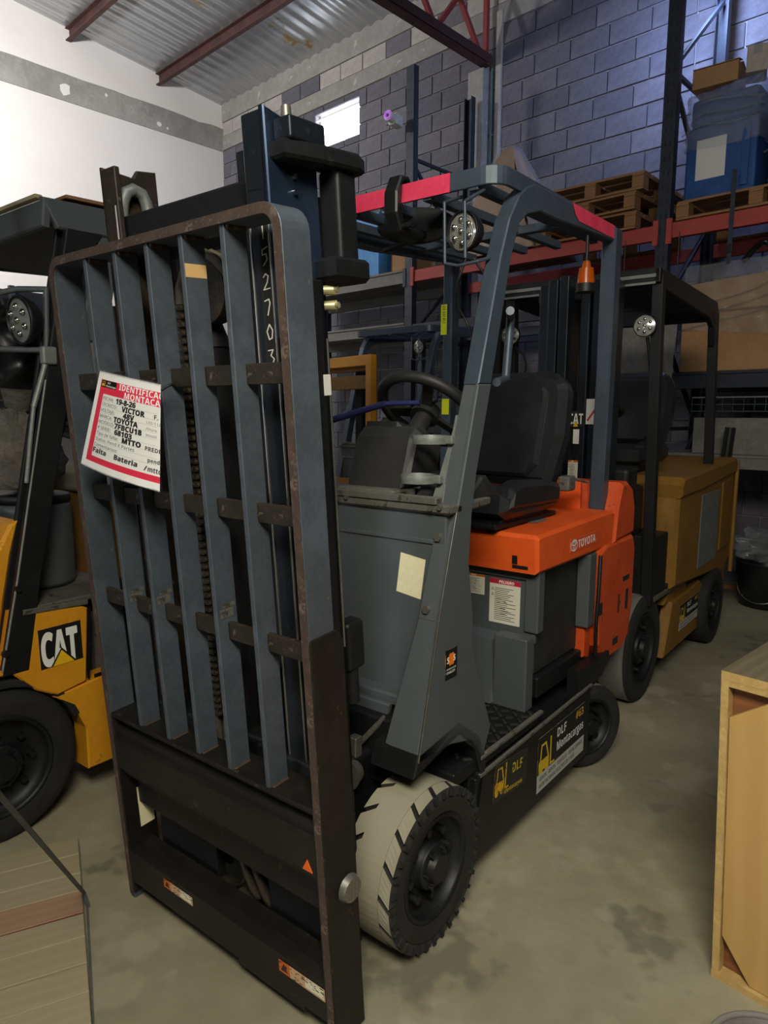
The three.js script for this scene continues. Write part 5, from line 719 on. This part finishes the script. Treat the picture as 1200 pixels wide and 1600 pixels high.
{ const t = roomThing('drum', 'teal steel drum at the right edge beyond the plastic film', 'drum', -0.85, 0.001, 5.8, 0); part('body', [lathe([[0, 0], [0.22, 0], [0.225, 0.25], [0.235, 0.26], [0.225, 0.27], [0.225, 0.5], [0.235, 0.51], [0.225, 0.52], [0.22, 0.78], [0, 0.78]])], m.teal, t); part('rim', [new THREE.TorusGeometry(0.222, 0.01, 8, 32).rotateX(Math.PI / 2).translate(0, 0.78, 0)], m.teal, t); }
{ const t = roomThing('steel_pipe', 'black steel pipe leaning on the rack behind the hood of the right rear forklift', 'pipe', -1.7, 0.005, 5.17, 0); part('pipe', [rod(V(0, 0, 0), V(0.1, 1.36, 0.0), 0.03, 0.03, 14)], m.bag, t); part('sleeve', [rod(V(0.085, 1.16, 0), V(0.1, 1.37, 0), 0.035, 0.035, 14)], m.bag, t); }
{ const t = roomThing('wooden_strip', 'pale wooden strip on the floor under the rack', 'strip', -1.6, 0.001, 6.2, 0.1); part('strip', [bx(0.7, 0.04, 0.05, 0, 0.02, 0, 0.003)], m.pallet, t); }
// shelf with boards along the left wall
{ const t = roomThing('storage_shelf', 'dark storage shelf with pale boards along the white wall behind the yellow forklift', 'shelf', -9.15, 0, 3.0, 0);
  for (const [x, z] of [[-0.35, -1.8], [0.35, -1.8], [-0.35, 1.8], [0.35, 1.8], [-0.35, 0], [0.35, 0]]) part('post', [span(x - 0.03, x + 0.03, 0, 2.9, z - 0.03, z + 0.03)], m.rackBlue, t);
  for (const y of [0.5, 1.2, 1.82, 2.45]) part('shelf_board', [span(-0.4, 0.4, y, y + 0.06, -1.85, 1.85)], y === 1.82 ? m.carton : m.shelfGrey, t);
}
carton('cardboard_box', 'cardboard box on the storage shelf by the white wall', 'box', -9.1, 1.881, 3.3, 0.4, 0.22, 0.5, 0, m.cardboard, { tape: 1 }); carton('tool_chest', 'black tool chest on the storage shelf by the white wall', 'chest', -9.1, 1.261, 3.2, 0.5, 0.42, 0.9, 0, m.black); carton('tool_chest', 'black tool chest, topmost on the storage shelf by the white wall', 'chest', -9.1, 2.511, 3.1, 0.5, 0.35, 1.1, 0, m.bag);
// ---------------------------------------------------------------- near objects
{ // board panel on the floor, lower left
  const t = thing('board_panel', 'flat panel of pale wooden boards, one stained pink, lying on the floor at lower left', 'panel', V(-1.026, 0, -2.157), 0);
  const e1 = V(0.346, 0, 0.717).normalize(), e2 = V(-0.9, 0, 0.436).normalize(); // along the right edge, along the boards
  const W = [0.1, 0.106, 0.085, 0.105, 0.1, 0.104, 0.1, 0.104], mats = [m.palletOld, m.palletOld, m.palletOld, m.palletPink, m.palletOld, m.palletOld, m.palletOld, m.palletOld]; let s = 0;
  W.forEach((w, k) => { const a = e1.clone().multiplyScalar(s), b = e1.clone().multiplyScalar(s + w - 0.004), L = 1.1 + (k % 3) * 0.03, c = [a, a.clone().addScaledVector(e2, L), b.clone().addScaledVector(e2, L), b]; const g = extXZ(c.map((p) => [p.x, p.z]), 0.0, 0.022, 0.002).translate(0, 0.012 + (k % 2) * 0.0015, 0); s += w;
    const U = g.attributes.uv, P = g.attributes.position; for (let i = 0; i < P.count; i++) { const v = V(P.getX(i), 0, P.getZ(i)); U.setXY(i, v.dot(e2) * 1.2 + k * 0.37, v.dot(e1) * 1.2 + k * 0.61); } part('board', [g], mats[k], t); });
  for (const d of [0.08, 0.55, 1.0]) part('batten', [bar(e2.clone().multiplyScalar(d).add(V(0, 0.0065, 0)), e2.clone().multiplyScalar(d).addScaledVector(e1, s), 0.06, 0.011).translate(0, 0, 0)], m.palletOld, t);
  part('stain', [extXZ([[0.31, 0.0], [0.315, 0.004], [-0.1, 0.25], [-0.11, 0.244]].map(([x, z]) => [x * 0.0 + e1.x * 0.394 + (x - 0.31) * 0.9, e1.z * 0.394 - (x - 0.31) * 0.44 + (z > 0.1 ? 0.006 : z)]), 0.0352, 0.0358, 0)], mat({ color: 0x7c3a34, roughness: 0.9 }), t);
}
{ const t = thing('strap', 'taut dark strap running from the left down to the edge of the board panel', 'strap', V(-0.885, 0.04, -1.876), 0); part('webbing', [bar(V(0, 0, 0), V(0.256, 0.87, 0.875), 0.012, 0.002, 0), bar(V(0.0, 0.0, 0.0), V(0.016, -0.039, 0.01), 0.012, 0.002, 0)], m.strap, t); part('edge_run', [bar(V(0.012, -0.033, 0.01), V(0.21, -0.033, 0.44), 0.006, 0.004, 0)], m.strap, t); }
{ // plywood crate at the right edge
  const t = thing('plywood_crate', 'pale plywood crate with dark corner recesses at the right edge, nearest to the viewer', 'crate', V(0.866, 0, -1.63), 43 * D2R);
  const H = 0.81, Wd = 0.62, Dp = 0.75, lean = (g) => (Array.isArray(g) ? merge(g) : g).applyMatrix4(M4().set(1, -0.012, 0, 0, 0, 1, 0, 0, 0, -0.035, 1, 0, 0, 0, 0, 1));
  part('side_panel', lean([span(0, Dp, 0.0, H, 0, 0.018, 0.001)]), m.plyEdge, t); part('side_panel', lean([span(0, Dp, 0.0, H, Wd - 0.018, Wd, 0.001)]), m.plyEdge, t);
  part('side_skin', lean([span(0.002, Dp, 0.002, H - 0.002, -0.001, 0.0, 0)]), m.ply, t);
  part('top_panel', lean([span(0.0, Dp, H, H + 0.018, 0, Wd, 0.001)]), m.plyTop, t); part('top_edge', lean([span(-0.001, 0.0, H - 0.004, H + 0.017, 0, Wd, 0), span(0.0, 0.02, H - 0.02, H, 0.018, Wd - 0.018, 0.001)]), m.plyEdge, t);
  part('base_panel', lean([span(-0.006, Dp, 0.0, 0.018, 0, Wd, 0.001)]), m.plyEdge, t);
  part('front_panel', lean([extZY([[0.02, 0.12], [0.09, 0.02], [Wd - 0.09, 0.02], [Wd - 0.02, 0.12], [Wd - 0.02, H - 0.1], [Wd - 0.12, H - 0.03], [0.12, H - 0.03], [0.02, H - 0.1]], 0.006, 0.022, 0.001)]), m.ply, t);
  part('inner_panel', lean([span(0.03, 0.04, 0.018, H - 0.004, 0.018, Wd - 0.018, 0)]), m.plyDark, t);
}
{ const t = thing('plastic_tub', 'grey rim of a plastic tub cut by the lower right corner beside the plywood crate', 'tub', V(0.83, 0, -1.27), 0); part('body', [lathe([[0, 0], [0.12, 0], [0.135, 0.1], [0.13, 0.1], [0.115, 0.008], [0, 0.008]])], m.shelfGrey, t); part('rim', [new THREE.TorusGeometry(0.135, 0.007, 8, 40).rotateX(Math.PI / 2).translate(0, 0.1, 0)], m.shelfGrey, t); }
{ // tarpaulin hanging from the rack behind the right rear forklift
  const t = roomThing('tarpaulin', 'grey tarpaulin hanging from the rack above the seat of the right rear forklift', 'tarpaulin', -2.24, 1.5, RL0 - 0.12, 0);
  const g = new THREE.PlaneGeometry(0.46, 0.66, 24, 12), p = g.attributes.position; for (let i = 0; i < p.count; i++) p.setXYZ(i, p.getX(i) * (0.86 + 0.2 * (p.getY(i) + 0.33)), p.getY(i) + 0.33, 0.012 * Math.sin(p.getX(i) * 30) + 0.006 * Math.sin(p.getY(i) * 23));
  g.computeVertexNormals(); const b = g.clone(); b.translate(0, 0, -0.004);
  part('sheet', [flat(g), flat(b)], m.shelfGrey, t); part('hem', [bar(V(-0.22, 0.655, 0), V(0.22, 0.655, 0), 0.02, 0.02)], m.bracket, t); parts('hanging_cord', [rod(V(-0.2, 0.65, 0), V(-0.2, 1.25, 0.0), 0.004), rod(V(0.2, 0.65, 0), V(0.2, 1.25, 0.0), 0.004)], m.bag, t);
}
renderer.render(scene, camera);
